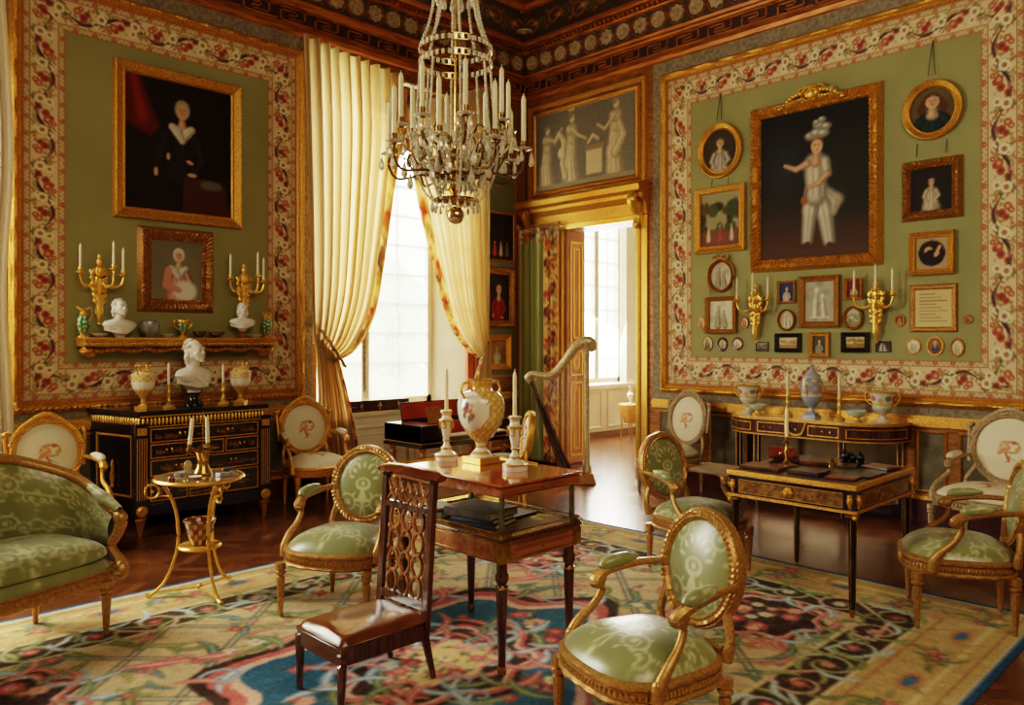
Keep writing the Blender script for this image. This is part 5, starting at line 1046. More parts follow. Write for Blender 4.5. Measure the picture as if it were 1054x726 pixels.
def pr(n,l,box,fw,cvf,**k): cx,cz,w,h=px(*box); return picture(n,l,'R',cx,cz,w,h,fw,cvf,**k)
t=picture('large_portrait','large portrait of a boy in white with a plumed hat, carved crested gold frame','R',3.985,3.14,1.33,1.70,.125,p_plumeboy,'carved',crest=True,cell=.008,depth=1.3)
t=pr('oval_portrait','oval portrait of a seated lady in grey, hanging left of the boy portrait',(720,123,766,188),.075,lambda:p_generic(.4,.6,(54,46,30),q=.11,dress=(176,164,146),hair=(110,80,56)),oval=True,style='plain'); cords(t,[((-.03,-.03,.32),(.0,-.0,.62)),((.03,-.03,.32),(.0,-.0,.62))])
t=pr('landscape_painting','small landscape with buildings in a gold frame below the left oval lady',(717,189,769,263),.075,lambda:p_land(.5,.6,(150,140,104),(120,70,50),(70,66,34),3)); cords(t,[((-.1,-.02,.36),(-.1,0,.44)),((.1,-.02,.36),(.1,0,.44))])
t=pr('oval_portrait','oval portrait of a long-haired lady in a blue-green dress, upper right',(930,77,993,150),.07,lambda:p_generic(.4,.6,(84,70,44),q=.17,dress=(34,52,50),hair=(84,48,26),longhair=True),oval=True); cords(t,[((-.03,-.03,.3),(0,0,.62)),((.03,-.03,.3),(0,0,.62))])
t=pr('dark_painting','dark carved-framed painting of a small lady in white, below the right oval portrait',(929,160,992,230),.085,lambda:p_generic(.4,.5,(32,24,18),q=.075,dress=(196,176,140),hair=(90,60,40)),style='carved',fm=gilt_d); cords(t,[((-.12,-.02,.3),(-.12,0,.42)),((.12,-.02,.3),(.12,0,.42))])
def p_roundel():
    cv=Cv(.3,.34,(176,148,104),260); cv.ell(.15,.17,.125,.14,(40,26,20)); cv.ell(.12,.2,.035,.045,(206,158,118)); cv.ell(.15,.13,.08,.08,(28,20,20)); cv.stroke([(.19,.15),(.22,.24)],[.02,.012],(206,158,118)); return cv
pr('square_painting','square gold frame with a dark round picture of a lady, right of the boy portrait',(937,237,984,285),.055,p_roundel)
pr('framed_manuscript','framed sheet of brown handwriting on yellow paper, lower right of the gallery wall',(937,292,987,343),.05,lambda:p_script(.3,.34),style='thin',fm=gilt_d,cell=.006,cat='framed page')
pr('framed_engraving','framed pale mythological print, the widest frame under the boy portrait',(824,283,866,338),.06,lambda:p_relief(.28,.4,(176,166,136),(222,210,180)),fm=gilt_d)
pr('framed_drawing','framed pale drawing of standing figures, left of the left wall candelabrum',(728,305,760,344),.05,lambda:p_relief(.28,.32,(216,206,176),(178,160,124)),fm=gilt_d)
t=pr('wreath_medallion','oval relief of tiny heads in a gilt wreath with ribbon bow, upper left',(731,267,757,302),.03,lambda:p_relief(.24,.34,(196,186,156),(168,152,118)),oval=True,style='carved' if False else 'plain',fm=gilt_d,cell=.006,cat='medallion')
m=MB()
for s in (-1,1): m.tube(cr([(0,-.03,.19),(s*.05,-.03,.225),(s*.10,-.03,.20),(s*.05,-.03,.18),(0,-.03,.19)],5),.01,n=6).tube(cr([(s*.02,-.03,.19),(s*.14,-.03,.1),(s*.155,-.03,-.08),(s*.13,-.03,-.2)],5),.008,n=6)
m.build('ribbon_bow',gilt_d,t)
MG='small miniatures on the gallery wall'
black_fr=mat('black_ripple_frame',(30,24,22),.35)
def sh_(c): return lambda:p_relief(.2,.2,(60,40,30),c)
lst=[('miniature_portrait','tiny gold-framed miniature of a lady on blue, right of the left wall candelabrum',(802,289,820,313),.022,lambda:p_generic(.2,.26,(40,52,90),dress=(214,190,170)),{}),
('miniature_portrait','tiny gold-framed miniature behind the left candle of the right wall candelabrum',(871,286,889,309),.022,lambda:p_generic(.2,.26,(96,36,24),dress=(206,190,160)),{}),
('oval_miniature','oval cameo of a standing white figure, below the left tiny blue miniature',(802,318,820,341),.022,lambda:p_relief(.2,.26,(196,180,140),(226,214,184)),dict(oval=True,fm=gilt_d)),
('oval_miniature','oval landscape miniature in a thin gold frame, left of the right candelabrum base',(869,315,890,340),.028,lambda:p_land(.2,.22,(206,196,160),(150,130,90),(150,140,100)),dict(oval=True,fm=gilt_d)),
('black_frame','black ripple-framed little scene, lower row, left of the small gold-framed gentleman',(799,343,826,363),.045,lambda:p_land(.2,.16,(214,196,150),(170,130,80),(180,150,100)),dict(fm=black_fr)),
('black_frame','black ripple-framed little landscape, lower row, right of the small gold-framed gentleman',(867,342,896,363),.045,lambda:p_land(.2,.14,(206,184,130),(150,110,60),(140,110,60),res=200),dict(fm=black_fr)),
('small_portrait','small gold-framed grey bust portrait between the two black frames',(834,342,855,368),.04,lambda:p_generic(.2,.28,(70,60,44),dress=(150,146,130),skin=(196,180,150)),{}),
('tiny_scene','tiny dark rectangular miniature under the left wall candelabrum',(779,352,792,362),.01,lambda:p_land(.14,.1,(150,140,110),(90,80,60),(90,90,60)),dict(style='thin',fm=black_fr)),
('tiny_scene','tiny dark miniature of two white figures under the right wall candelabrum',(902,351,918,363),.01,lambda:p_relief(.14,.1,(70,60,50),(196,190,170)),dict(style='thin',fm=black_fr)),
('oval_medallion','small ivory oval medallion, leftmost of the lowest row',(724,346,735,362),.012,lambda:p_relief(.12,.16,(206,190,140),(110,90,60)),dict(oval=True,fm=gilt_d,style='thin')),
('oval_medallion','dark round-rimmed oval medallion, second of the lowest row',(739,347,750,362),.03,lambda:p_relief(.12,.16,(206,190,150),(180,160,120)),dict(oval=True,fm=mahog_d,style='thin')),
('oval_medallion','brown-rimmed oval with a white centre, third of the lowest row',(754,347,766,361),.025,lambda:p_relief(.12,.16,(236,228,206),(206,150,110)),dict(oval=True,fm=mahog,style='thin')),
('tiny_oval','tiny pale oval medal left of the framed drawing of figures',(719,326,727,340),.014,lambda:p_relief(.1,.1,(216,190,140),(176,130,90)),dict(oval=True,fm=gilt,style='thin')),
('tiny_oval','tiny pale oval medal between the framed drawing and the left wall candelabrum',(763,326,772,339),.014,lambda:p_relief(.1,.1,(220,190,150),(176,110,90)),dict(oval=True,fm=gilt_d,style='thin')),
('tiny_oval','tiny dark octagonal medal left of the framed handwriting',(921,323,933,337),.02,lambda:p_relief(.1,.1,(120,50,30),(206,170,130)),dict(oval=True,fm=gilt_d,style='thin')),
('tiny_oval','tiny wide gilt medal to the right of the framed handwriting',(991,324,1003,334),.02,lambda:p_relief(.1,.08,(170,140,90),(110,70,50)),dict(oval=True,fm=gilt_d,style='thin')),
('oval_medallion','white oval medallion in a gilt rim, left of three under the framed handwriting',(933,348,949,365),.018,lambda:p_relief(.13,.16,(232,222,190),(206,190,150)),dict(oval=True,fm=gilt,style='thin')),
('oval_medallion','oval miniature of a person with grey hair, middle of three under the framed handwriting',(954,346,973,367),.02,lambda:p_generic(.16,.2,(130,84,50),dress=(80,80,110),hair=(206,200,186)),dict(oval=True,fm=gilt,style='thin')),
('oval_medallion','cream oval medallion with a looped top, right of three under the framed handwriting',(978,348,994,368),.024,lambda:p_relief(.12,.16,(228,216,170),(206,190,140)),dict(oval=True,fm=gilt_d,style='thin'))]
for n,l,b,fw,f,k in lst: pr(n,l,b,fw,f,cell=.007,depth=.7,group=MG,cat='miniature',**k)
# ================================================================ OBJECTS ON FURNITURE AND WALLS
def candle(m,x,y,z,h,r=.011): return m.lathe([(r,0),(r*.95,h*.9),(r*.6,h*.97),(.002,h),(.0018,h+.012),(0,h+.013)],c=(x,y,z),n=12)
def sconce(label,wall,cx,cz,sc=1.):
    loc,rz=((cx,-.016,cz),0) if wall=='L' else ((-.016,-cx,cz),RZR)
    t=thing('wall_candelabrum',label,'wall light',loc,rz,'three-light gilt wall candelabra'); t.scale=(sc,)*3
    m=MB(); r=np.random.default_rng(4)
    m.tube(cr([(0,-.03,-.33),(0,-.04,-.25),(0,-.04,-.1),(0,-.04,.04)],4),[.012,.028,.042,.05],n=12).ell((0,-.05,.10),(.045,.04,.06)).ell((0,-.05,.18),(.028,.028,.036)).ell((0,-.05,.225),(.018,.018,.03)).ell((0,-.04,-.35),.016)
    for s in (-1,1):
        for k in range(6): m.ell((s*(.03+.006*k),-.05,-.16+.05*k),(.022,.018,.034),n=8,m=6,rot=Matrix.Rotation(s*.5,3,'Y'))
        m.tube(cr([(s*.02,-.06,.13),(s*.06,-.06,.09),(s*.05,-.06,.02),(s*.02,-.06,.03)],5),[.014,.012,.010],n=6)
    for k in range(12): m.ell((r.uniform(-.04,.04),-.07,r.uniform(-.05,.1)),(.014,.012,.018),n=6,m=5)
    m.build('backplate_figure',gilt_b,t); MB().lathe([(.03,0),(.034,.02),(.028,.06),(.03,.10)],c=(0,-.045,-.27),n=16,flute=8,fa=.08).build('lower_terminal',gilt_b,t)
    for (x,y,z) in ((-.17,-.12,.10),(.06,-.22,.13),(.17,-.12,.09)):
        a=MB().tube(cr([(0,-.05,.03),(x*.45,-.05+(y+.05)*.4,-.03),(x*.85,y*.95,-.02),(x,y,.04),(x,y,z-.03)],6),[.014,.012,.010,.010,.010],n=8); a.lathe([(.008,0),(.03,.006),(.038,.012),(.034,.018),(.014,.020),(.016,.03),(.019,.05),(.016,.055)],c=(x,y,z-.03),n=16).ell((x*.5,-.05+(y+.05)*.4,-.03),.018,n=8,m=6); a=a.build('candle_arm',gilt_b,t)
        candle(MB(),x,y,z+.02,.20 if sc>=1 else .2).build('candle',candle_m,a)
sconce('gilt three-candle wall candelabrum left of the pink child portrait','L',-5.30,2.09); sconce('gilt three-candle wall candelabrum right of the pink child portrait','L',-3.99,2.10)
sconce('gilt three-candle wall candelabrum between the framed drawing and the widest print','R',3.40,1.93); sconce('gilt three-candle wall candelabrum left of the framed handwriting','R',4.60,1.93)
# ---- porcelain ----------------------------------------------------------
def vase(name,label,cat,loc,prof,colf,base=None,handles=None,mt=None,group=None,rz=0,n=72,sq=None,lid=None,hm=None,hn='handle'):
    t=thing(name,label,cat,loc,rz,group); P=cr([(r,z,0) for r,z in prof],5); rr=np.array([p.x for p in P]); zz=np.array([p.y for p in P]); a=np.linspace(0,2*PI,n,endpoint=False)
    A,I=np.meshgrid(a,np.arange(len(P)),indexing='ij'); V=np.stack([(rr[I]*np.cos(A)).ravel(),(rr[I]*np.sin(A)).ravel(),zz[I].ravel()],-1); T=(zz[I]-zz.min())/(zz.max()-zz.min())
    npmesh('body',V,gridQ(n,len(P),True),mt or pt_china,t,colf(A,T).reshape(-1,3))
    if sq: MB().box(-sq,sq,-sq,sq,0,prof[0][1]+.002).build('plinth',gilt_b,t,bevel=.002)
    for s in ((-1,1) if handles else ()):
        m=MB().tube(cr([(s*x,0,z) for x,z in handles],5),.0065 if len(handles)<6 else .008,n=7); m.build(hn,hm or gilt_b,t)
    return t
def C3(*c): return np.array(c)/255.
def band(T,a,b): return ((T>=a)&(T<b))[...,None]
def col_bigvase(A,T):
    c=np.zeros(A.shape+(3,))+C3(206,160,72); g=(np.sin(A*14)*np.sin(T*60)>.2)[...,None]; c=np.where(g,C3(232,206,140),c)
    d=((np.mod(A-ANG+PI,2*PI)-PI)/.95)**2+((T-.60)/.25)**2; c=np.where((d<1)[...,None],C3(236,228,208),c); c=np.where(((d<1.12)&(d>=1))[...,None],C3(176,124,44),c)
    fx=(np.mod(A-ANG+PI,2*PI)-PI); 
    for (x,y,r,k) in ((-.1,.62,.16,(180,80,84)),(.12,.6,.14,(206,120,110)),(.0,.68,.12,(120,70,110)),(.2,.68,.10,(206,160,90)),(-.2,.55,.12,(96,112,60)),(.1,.52,.12,(180,92,96)),(.25,.56,.1,(110,124,70)),(.0,.48,.06,(96,112,60))):
        c=np.where((((fx-x)/r)**2+((T-y)/(r*.35))**2<1)[...,None],C3(*k),c)
    d2=((np.mod(A-ANG,2*PI)-PI)/.95)**2+((T-.60)/.25)**2; c=np.where((d2<1)[...,None],C3(236,228,208),c)
    c=np.where(band(T,0,.18),C3(236,226,204),c); c=np.where(band(T,.04,.07)|band(T,.12,.15)|band(T,.9,.95)|band(T,.98,1.1),C3(206,150,60),c); return c
ANG=R(194)
vase('porcelain_vase','large white and gold porcelain vase with a painted bouquet on the two-tier table','vase',(-4.60,-4.19,.9155),[(.055,.03),(.045,.045),(.026,.07),(.03,.10),(.06,.13),(.098,.19),(.112,.25),(.108,.30),(.085,.335),(.052,.35),(.048,.375),(.062,.395),(.066,.40),(.05,.398)],col_bigvase,sq=.065,
     handles=[(.10,.31),(.125,.35),(.105,.385),(.07,.375),(.06,.35)],rz=0).scale=(1.15,)*3
def candlestick(name,label,loc,prof,h,mt,group=None,r=.011,extra=None,sc=1.):
    t=thing(name,label,'candlestick',loc,0,group); 
    MB().lathe(prof,n=28).build('stem',mt,t); z=prof[-1][1]; candle(MB(),0,0,z-.01,h,r).build('candle',candle_m,t)
    if extra: extra(t)
    return t
white_ch=mat('white_biscuit_china',(236,228,210),.15,0,(222,210,188),6,coat=.6)
def ex(t):
    m=MB()
    for z,r in ((.022,.060),(.05,.026),(.082,.017),(.165,.036),(.20,.030)): z*=1.36; r*=1.08; m.lathe([(r-.002,z-.004),(r+.003,z-.002),(r+.003,z+.004),(r-.002,z+.006)],n=28)
    for k in range(4): a=PI/2*k+.4; m.ring('oval',.014,.018,[(0,-.003),(0,.003),(.005,.003),(.005,-.003)],n=14,M=Matrix.Rotation(a,4,'Z')@Matrix.Translation((0,-.036,.20)))
    m.build('gilt_garland',gilt_b,t)
pf=[(.058,0),(.060,.008),(.060,.018),(.045,.028),(.026,.04),(.024,.055),(.014,.07),(.013,.085),(.020,.10),(.027,.13),(.030,.16),(.026,.175),(.022,.185),(.030,.20),(.026,.208)]; pf=[(a*1.08,b*1.36) for a,b in pf]
candlestick('porcelain_candlestick','white and gold candlestick left of the large vase on the two-tier table',(-4.68,-3.99,.9155),pf,.24,white_ch,'candlesticks on the two-tier table',extra=ex)
candlestick('porcelain_candlestick','white and gold candlestick right of the large vase, nearest corner of the two-tier table',(-4.645,-4.50,.9155),pf,.24,white_ch,'candlesticks on the two-tier table',extra=ex)
# books on the lower tier
def book(label,x,y,z,w,d,h,c,rz,group='books on the lower tier'):
    t=thing('book',label,'book',(x,y,z),rz,group); MB().box(-w/2,w/2,-d/2,d/2,0,.003).box(-w/2,w/2,-d/2,d/2,h-.003,h).box(-w/2,-w/2+.004,-d/2,d/2,0,h).build('cover',mat('book_cloth_%d'%int(z*1000+x*-100),c,.5,0,tuple(int(k*.6) for k in c),20),t,smooth=0)
    MB().box(-w/2+.004,w/2-.004,-d/2+.004,d/2-.004,.003,h-.003).build('pages',bpy.data.materials.get('book_pages') or mat('book_pages',(206,190,156),.8,0,(180,160,126),60,stretch=(1,1,30)),t,smooth=0)
z=.6565
book('thin dark grey book, lowest of the pile on the lower tier',-4.80,-4.42,z,.22,.28,.022,(58,54,58),.3); book('white-edged blue book, second from the bottom of the lower-tier pile',-4.795,-4.42,z+.0225,.20,.26,.020,(70,84,104),.22); book('thick dark brown leather album on top of the lower-tier pile',-4.79,-4.40,z+.043,.24,.30,.038,(74,58,44),.15)
book('small olive book lying left of the pile on the lower tier',-4.83,-4.10,z,.15,.20,.030,(86,84,50),.1); book('thin brown book on top of the small olive one, lower tier',-4.82,-4.09,z+.0305,.13,.18,.014,(96,62,40),-.2); book('flat open dark folder at the right of the lower tier',-4.55,-4.30,z,.20,.34,.008,(52,44,38),.1)
# ---- busts -----------------------------------------------------------------
def bust(label,loc,sc,rz,mt,socle=None,hair=1,group=None,drape=1):
    t=thing('marble_bust',label,'bust',loc,rz,group); m=MB(); 
    m.ell((0,0,.30),(.058,.070,.085),n=24,m=16); m.ell((0,-.052,.275),(.040,.030,.050),n=16,m=10); m.ell((0,-.070,.236),(.018,.016,.016)); m.tube([(0,-.072,.315),(0,-.090,.285),(0,-.088,.275)],[.008,.012,.010],n=8); m.ell((0,-.078,.258),(.018,.010,.006)); m.ell((0,-.076,.250),(.014,.010,.005))
    for s in (-1,1): m.ell((s*.024,-.062,.325),(.020,.012,.007)); m.ell((s*.024,-.066,.308),(.011,.008,.007)); m.ell((s*.032,-.052,.285),(.018,.018,.018)); m.ell((s*.060,.005,.292),(.008,.014,.020))
    if hair:
        for k in range(34): a=rng.uniform(-.4,PI+.4); b=rng.uniform(0,1.4); m.ell((.060*math.cos(a)*math.cos(b),.012+.072*math.sin(a)*math.cos(b),.318+.070*math.sin(b)),(.015,.015,.012),n=8,m=6)
        for s in (-1,1): m.tube([(s*.058,.02,.31),(s*.066,.01,.26),(s*.055,.02,.21)],[.018,.02,.012],n=8)
    m.ell((0,.008,.20),(.046,.048,.085),n=20,m=12).ell((0,.006,.155),(.085,.052,.05),n=20,m=12)
    m.loft([[(w*math.cos(a),d*math.sin(a)+o,z) for a in np.linspace(0,2*PI,28,endpoint=False)] for z,w,d,o in ((.180,.085,.045,.01),(.162,.155,.06,.008),(.13,.180,.078,.0),(.09,.150,.082,-.005),(.05,.085,.062,-.008),(.02,.05,.045,0),(.0,.045,.045,0))])
    if drape:
        for k in range(6): q=(k-2.5)/2.5; m.tube(cr([(-.16,.01,.13-.01*k),(-.06,-.07,.11-.012*k),(.03,-.082,.08-.010*k+.02*q),(.15,-.02,.12-.004*k)],5),[.010,.014,.012,.010],n=6)
    o=m.build('figure',mt,t,smooth=80); bm_=bmesh.new(); bm_.from_mesh(o.data); bmesh.ops.recalc_face_normals(bm_,faces=bm_.faces); bm_.to_mesh(o.data); bm_.free(); md=o.modifiers.new('union','REMESH'); md.mode='VOXEL'; md.voxel_size=.0045; md.use_smooth_shade=True; sm=o.modifiers.new('soft','SMOOTH'); sm.iterations=3; sm.factor=.5
    h=0
    if socle: MB().lathe([(.07,0),(.072,.012),(.062,.02),(.045,.035),(.036,.05),(.040,.075),(.055,.085),(.055,.092)],n=28).build('socle',socle,t); o.location.z=.09
    t.scale=(sc,)*3; return t
bust('large white marble bust on a black socle, centre of the black commode',(-4.63,-.42,1.0205),1.22,R(28),marble_w,marble_dk)
bust('small white draped bust with a head wreath, left part of the gilt wall shelf',(-5.17,-.17,1.62),.86,R(15),marble_w,None,1,'small busts on the gilt shelf')
bust('small white bust on a red-brown foot, right part of the gilt wall shelf',(-4.055,-.17,1.62),.70,R(-10),marble_w,mat('rouge_marble',(120,54,34),.2),1,'small busts on the gilt shelf')
# gilt shelf
t=thing('gilt_wall_shelf','long carved gilt wall shelf with a foliage frieze, below the pink child portrait','shelf',(-4.615,-.016,1.62)); m=MB().box(-.87,.87,-.26,0,-.022,-.0005).box(-.86,.86,-.25,0,-.035,-.022).box(-.86,.86,-.235,0,-.075,-.035); m.build('shelf_board',gilt,t,bevel=.003)
m=MB(); r=np.random.default_rng(8)
for k in range(58): x=-.84+k*1.68/57; m.ell((x,-.238,-.055),(.016,.012,.015),n=7,m=5); 
for k in range(40): x=-.84+k*1.68/39; m.ell((x,-.18,-.095-.02*abs(math.sin(k*.55))),(.026,.05,.02),n=8,m=5)
for s in (-1,1): m.ell((s*.82,-.15,-.115),(.05,.07,.035)).ell((s*.78,-.12,-.14),(.04,.06,.03))
m.build('foliage_frieze',gilt,t)
# on the shelf
def col_green(A,T):
    c=np.zeros(A.shape+(3,))+C3(28,112,66); d=(((np.mod(A*3/PI,1)-.5)/.28)**2+((np.mod(T*4+.5*(np.floor(A*3/PI)%2),1)-.5)/.30)**2); c=np.where((d<1)[...,None],C3(222,206,150),c); c=np.where((d<.25)[...,None],C3(180,70,70),c); return c
gp=[(.030,.035),(.034,.045),(.05,.10),(.052,.13),(.042,.17),(.026,.19)]
for (x,l) in ((-5.45,'green jewelled porcelain ewer with gilt mounts, left end of the gilt wall shelf'),(-3.79,'green jewelled porcelain ewer with gilt mounts, right end of the gilt wall shelf')):
    t=vase('green_ewer',l,'ewer',(x,-.14,1.62),gp,col_green,handles=None,group='green ewers on the gilt shelf'); MB().lathe([(.042,0),(.042,.012),(.02,.02),(.03,.036)],n=20).lathe([(.026,.188),(.034,.20),(.02,.215),(.026,.24),(.03,.245)],n=20).tube(cr([(.02,0,.235),(.06,0,.25),(.07,0,.20),(.05,0,.15)],5),.007,n=6).tube([(-.02,0,.235),(-.05,0,.26)],[.012,.006],n=6).build('gilt_mount',gilt_b,t)
t=vase('green_urn','little green and gilt two-handled urn in the middle of the gilt wall shelf','urn',(-4.62,-.15,1.62),[(.022,.05),(.035,.075),(.045,.11),(.040,.13)],col_green,handles=[(.03,.07),(.075,.11),(.078,.15),(.05,.165),(.035,.15)]); MB().lathe([(.038,0),(.038,.014),(.014,.025),(.024,.052)],n=20).lathe([(.040,.128),(.05,.145),(.046,.16),(.03,.162)],n=20).build('gilt_mount',gilt_b,t)
grey_st=mat('grey_agate',(150,146,140),.2,0,(104,98,96),14,coat=.5); 
def lat(name,lab,cat,loc,prof,m_,group=None,n=28): o=MB().lathe(prof,n=n).build(name,m_); o.location=loc; return tag(o,lab,cat,group)
lat('agate_bowl','round grey agate bowl standing right of the larger small bust on the shelf','bowl',(-4.918,-.15,1.62),[(.03,0),(.035,.008),(.075,.05),(.088,.10),(.08,.14),(.055,.158),(0,.158)],grey_st)
lat('saucer','pale saucer between the left green ewer and the left small bust','saucer',(-5.325,-.13,1.62),[(.03,0),(.05,.012),(.078,.032),(.08,.036),(.05,.02),(0,.012)],marble_w); lat('shallow_dish','pale shallow dish between the agate bowl and the little two-handled urn','dish',(-4.758,-.14,1.62),[(.03,0),(.04,.010),(.066,.03),(.068,.034),(.04,.018),(0,.012)],marble_w); lat('saucer','pale saucer between the right small bust and the right green ewer','saucer',(-3.91,-.13,1.62),[(.03,0),(.04,.012),(.068,.03),(.07,.034),(.04,.02),(0,.012)],marble_w)
lat('smoked_bowl','dark smoky glass bowl, first right of the little two-handled urn','bowl',(-4.46,-.14,1.62),[(.025,0),(.03,.01),(.062,.04),(.066,.06),(.055,.055),(0,.02)],mat('smoked_glass',(92,74,60),.08,0,(60,50,44),10,coat=.8)); lat('brown_agate_cup','brown agate cup, second right of the little two-handled urn','cup',(-4.30,-.14,1.62),[(.025,0),(.03,.01),(.068,.03),(.076,.058),(.06,.05),(0,.02)],mat('brown_agate',(120,88,62),.12,0,(74,52,40),12,coat=.7))
# on the commode
def col_urn(A,T): 
    c=np.zeros(A.shape+(3,))+C3(226,200,140); g=(np.sin(A*10)*np.sin(T*40)>.25)[...,None]; c=np.where(g&(T>.45)[...,None],C3(212,164,74),c); c=np.where(band(T,.38,.62),C3(240,232,206),c); c=np.where(band(T,.0,.34),C3(214,160,64),c); c=np.where(((T<.40+.03*np.sin(A*12)))[...,None],C3(214,160,64),c); return c
up=[(.022,.055),(.020,.075),(.03,.095),(.075,.16),(.092,.21),(.096,.27),(.094,.295),(.07,.305),(.074,.325)]
for x,l in ((-5.09,'white and gold porcelain urn at the left end of the commode top'),(-4.235,'white and gold porcelain urn at the right end of the commode top')):
    t=vase('porcelain_urn',l,'urn',(x,-.50,1.0205),up,col_urn,group='urns on the commode',sq=None,handles=[(.085,.28),(.10,.31),(.095,.335),(.075,.335)],rz=R(45)); MB().box(-.05,.05,-.05,.05,0,.022).lathe([(.044,.022),(.03,.034),(.016,.045),(.022,.058)],n=20).build('gilt_foot',gilt_b,t)
    for k in range(4): MB().tube([(.05*math.cos(k*PI/2),.05*math.sin(k*PI/2),.30),(.06*math.cos(k*PI/2),.06*math.sin(k*PI/2),.355)],.007,n=6).ell((.06*math.cos(k*PI/2),.06*math.sin(k*PI/2),.36),.012,n=8,m=6).build('finial',gilt_b,t)
cp=[(.05,0),(.052,.01),(.04,.02),(.02,.035),(.013,.045),(.018,.06),(.012,.075),(.011,.10),(.020,.125),(.012,.14),(.013,.17),(.017,.185),(.015,.20)]
candlestick('brass_candlestick','gilt candlestick left of the large bust on the commode',(-4.90,-.55,1.0205),cp,.19,gilt_b,'candlesticks on the commode'); candlestick('brass_candlestick','gilt candlestick right of the large bust on the commode',(-4.42,-.55,1.0205),cp,.17,gilt_b,'candlesticks on the commode')
# on the tripod table
t=thing('bouillotte_candlestick','brass candlestick with a vase-shaped stem and two leaning candles on the tripod table','candlestick',(-5.43,-2.50,.7415)); MB().lathe([(.055,0),(.056,.01),(.05,.025),(.036,.05),(.033,.08),(.036,.11),(.05,.14),(.052,.145),(.02,.145),(0,.14)],n=28,flute=12,fa=.03).build('stem',brass,t)
m=MB().tube([(-.10,0,.165),(-.02,0,.15),(.10,0,.165)],.006,n=6).tube([(0,0,.14),(0,0,.40)],.003,n=6); 
for x in (-.085,.03): m.lathe([(.012,0),(.026,.004),(.026,.008),(.012,.01),(.013,.035)],c=(x,0,.165),n=14)
m.build('arms',brass,t)
for x,b_ in ((-.085,.10),(.03,-.02)): MB().tube([(x,0,.19),(x+b_*.2,0,.36)],[.0125,.0115],n=12).build('candle',candle_m,t)
t=thing('round_medallion_stand','small round gilt monogram medallion on a stem, left on the tripod table','ornament',(-5.58,-2.62,.7415),R(30)); MB().lathe([(.02,0),(.018,.006),(.004,.012),(.004,.05)],n=14).build('stem',brass,t); MB().lathe([(0,0),(.03,0),(.036,.004),(.036,.008),(.03,.010),(0,.008)],n=24,M=Matrix.Translation((0,0,.085))@Matrix.Rotation(PI/2,4,'X')).build('medallion',mat('cream_enamel',(226,204,150),.3,.2,(190,150,80),60),t)
def bx(name,lab,cat,loc,w,d,h,c,rz=0,group=None,m2=None,rough=.3,bev=.003):
    o=MB().box(-w/2,w/2,-d/2,d/2,0,h).build(name,m2 or (bpy.data.materials.get('tint_%d_%d_%d'%c) or mat('tint_%d_%d_%d'%c,c,rough,0,tuple(int(k*.6) for k in c),14,coat=.3)),smooth=0,bevel=bev); o.location=loc; o.rotation_euler=(0,0,rz); return tag(o,lab,cat,group)
zt=.7415
bx('trinket_box','small blue-black glass box at the right edge of the tripod table','box',(-5.27,-2.53,zt),.075,.05,.03,(40,52,74),.5); bx('trinket_box','silvery lidded box lying in front of the candlestick on the tripod table','box',(-5.37,-2.65,zt),.07,.05,.025,(170,160,148),.2); bx('trinket_box','flat grey mother-of-pearl box at the back left of the tripod table','box',(-5.53,-2.42,zt),.09,.05,.02,(200,190,170),.6)
bx('trinket_box','small clear crystal box in front of the blue-black one on the tripod table','box',(-5.30,-2.64,zt),.06,.04,.028,(0,0,1),.8,m2=crystal_m)
lat('round_seal','small dark red round seal at the left edge of the tripod table','seal',(-5.655,-2.58,zt),[(.02,0),(.022,.012),(.014,.026),(0,.03)],mat('carnelian',(110,34,22),.15,coat=.6)); lat('small_dish','small white dish on the tripod table between the medallion and the candlestick','dish',(-5.52,-2.60,zt),[(.015,0),(.035,.01),(.038,.014),(.02,.008),(0,.006)],marble_w)
t=vase('cache_pot','brown and gold flared pot on the lower shelf of the tripod table','pot',(-5.46,-2.52,.3175),[(.055,0),(.07,.05),(.085,.11),(.098,.15),(.09,.148)],lambda A,T:np.where((np.sin(A*9)*np.sin(T*14)>.3)[...,None],C3(196,150,70),C3(120,56,28)))
# on the glazed console
def lx(w,d): return (-d,-w,.8645)
def col_kra(A,T):
    c=np.zeros(A.shape+(3,))+C3(214,206,192); 
    for k in range(9):
        a=2*PI*k/9; d=((np.mod(A-a+PI,2*PI)-PI)/.28)**2+((T-.74-.04*(-1)**k)/.09)**2; c=np.where((d<1)[...,None],C3(*[(186,96,92),(206,160,110),(110,126,86)][k%3]),c)
    c=np.where(band(T,.54,.60)|band(T,.95,1.1)|band(T,.2,.24),C3(206,156,66),c); c=np.where(band(T,.28,.54),C3(186,200,186),c); c=np.where((np.sin(A*16)>.6)[...,None]&band(T,.30,.5),C3(206,170,90),c); return c
kp=[(.06,.0),(.062,.02),(.03,.035),(.024,.06),(.05,.085),(.082,.12),(.088,.15),(.085,.165),(.098,.22),(.115,.27),(.12,.275),(.108,.27)]
for w,d,l in ((3.42,.24,'flower-painted porcelain krater vase with gilt handles at the left end of the console'),(4.72,.24,'flower-painted porcelain krater vase with gilt handles at the right end of the console')):
    vase('krater_vase',l,'vase',lx(w,d),kp,col_kra,handles=[(.09,.15),(.125,.17),(.15,.22),(.14,.262),(.115,.265)],rz=RZR,group='krater vases on the console')
t=vase('blue_lidded_vase','tall pale blue lidded porcelain vase in the middle of the console','vase',lx(4.08,.26),[(.05,.045),(.03,.06),(.024,.085),(.03,.10),(.075,.15),(.092,.21),(.095,.32),(.086,.37),(.06,.39)],lambda A,T:np.where((np.sin(A*6)*np.sin(T*26)>.45)[...,None]&(T>.5)[...,None],C3(222,180,96),np.where(band(T,.46,.5)|band(T,.97,1.1),C3(226,216,190),C3(146,152,176))))
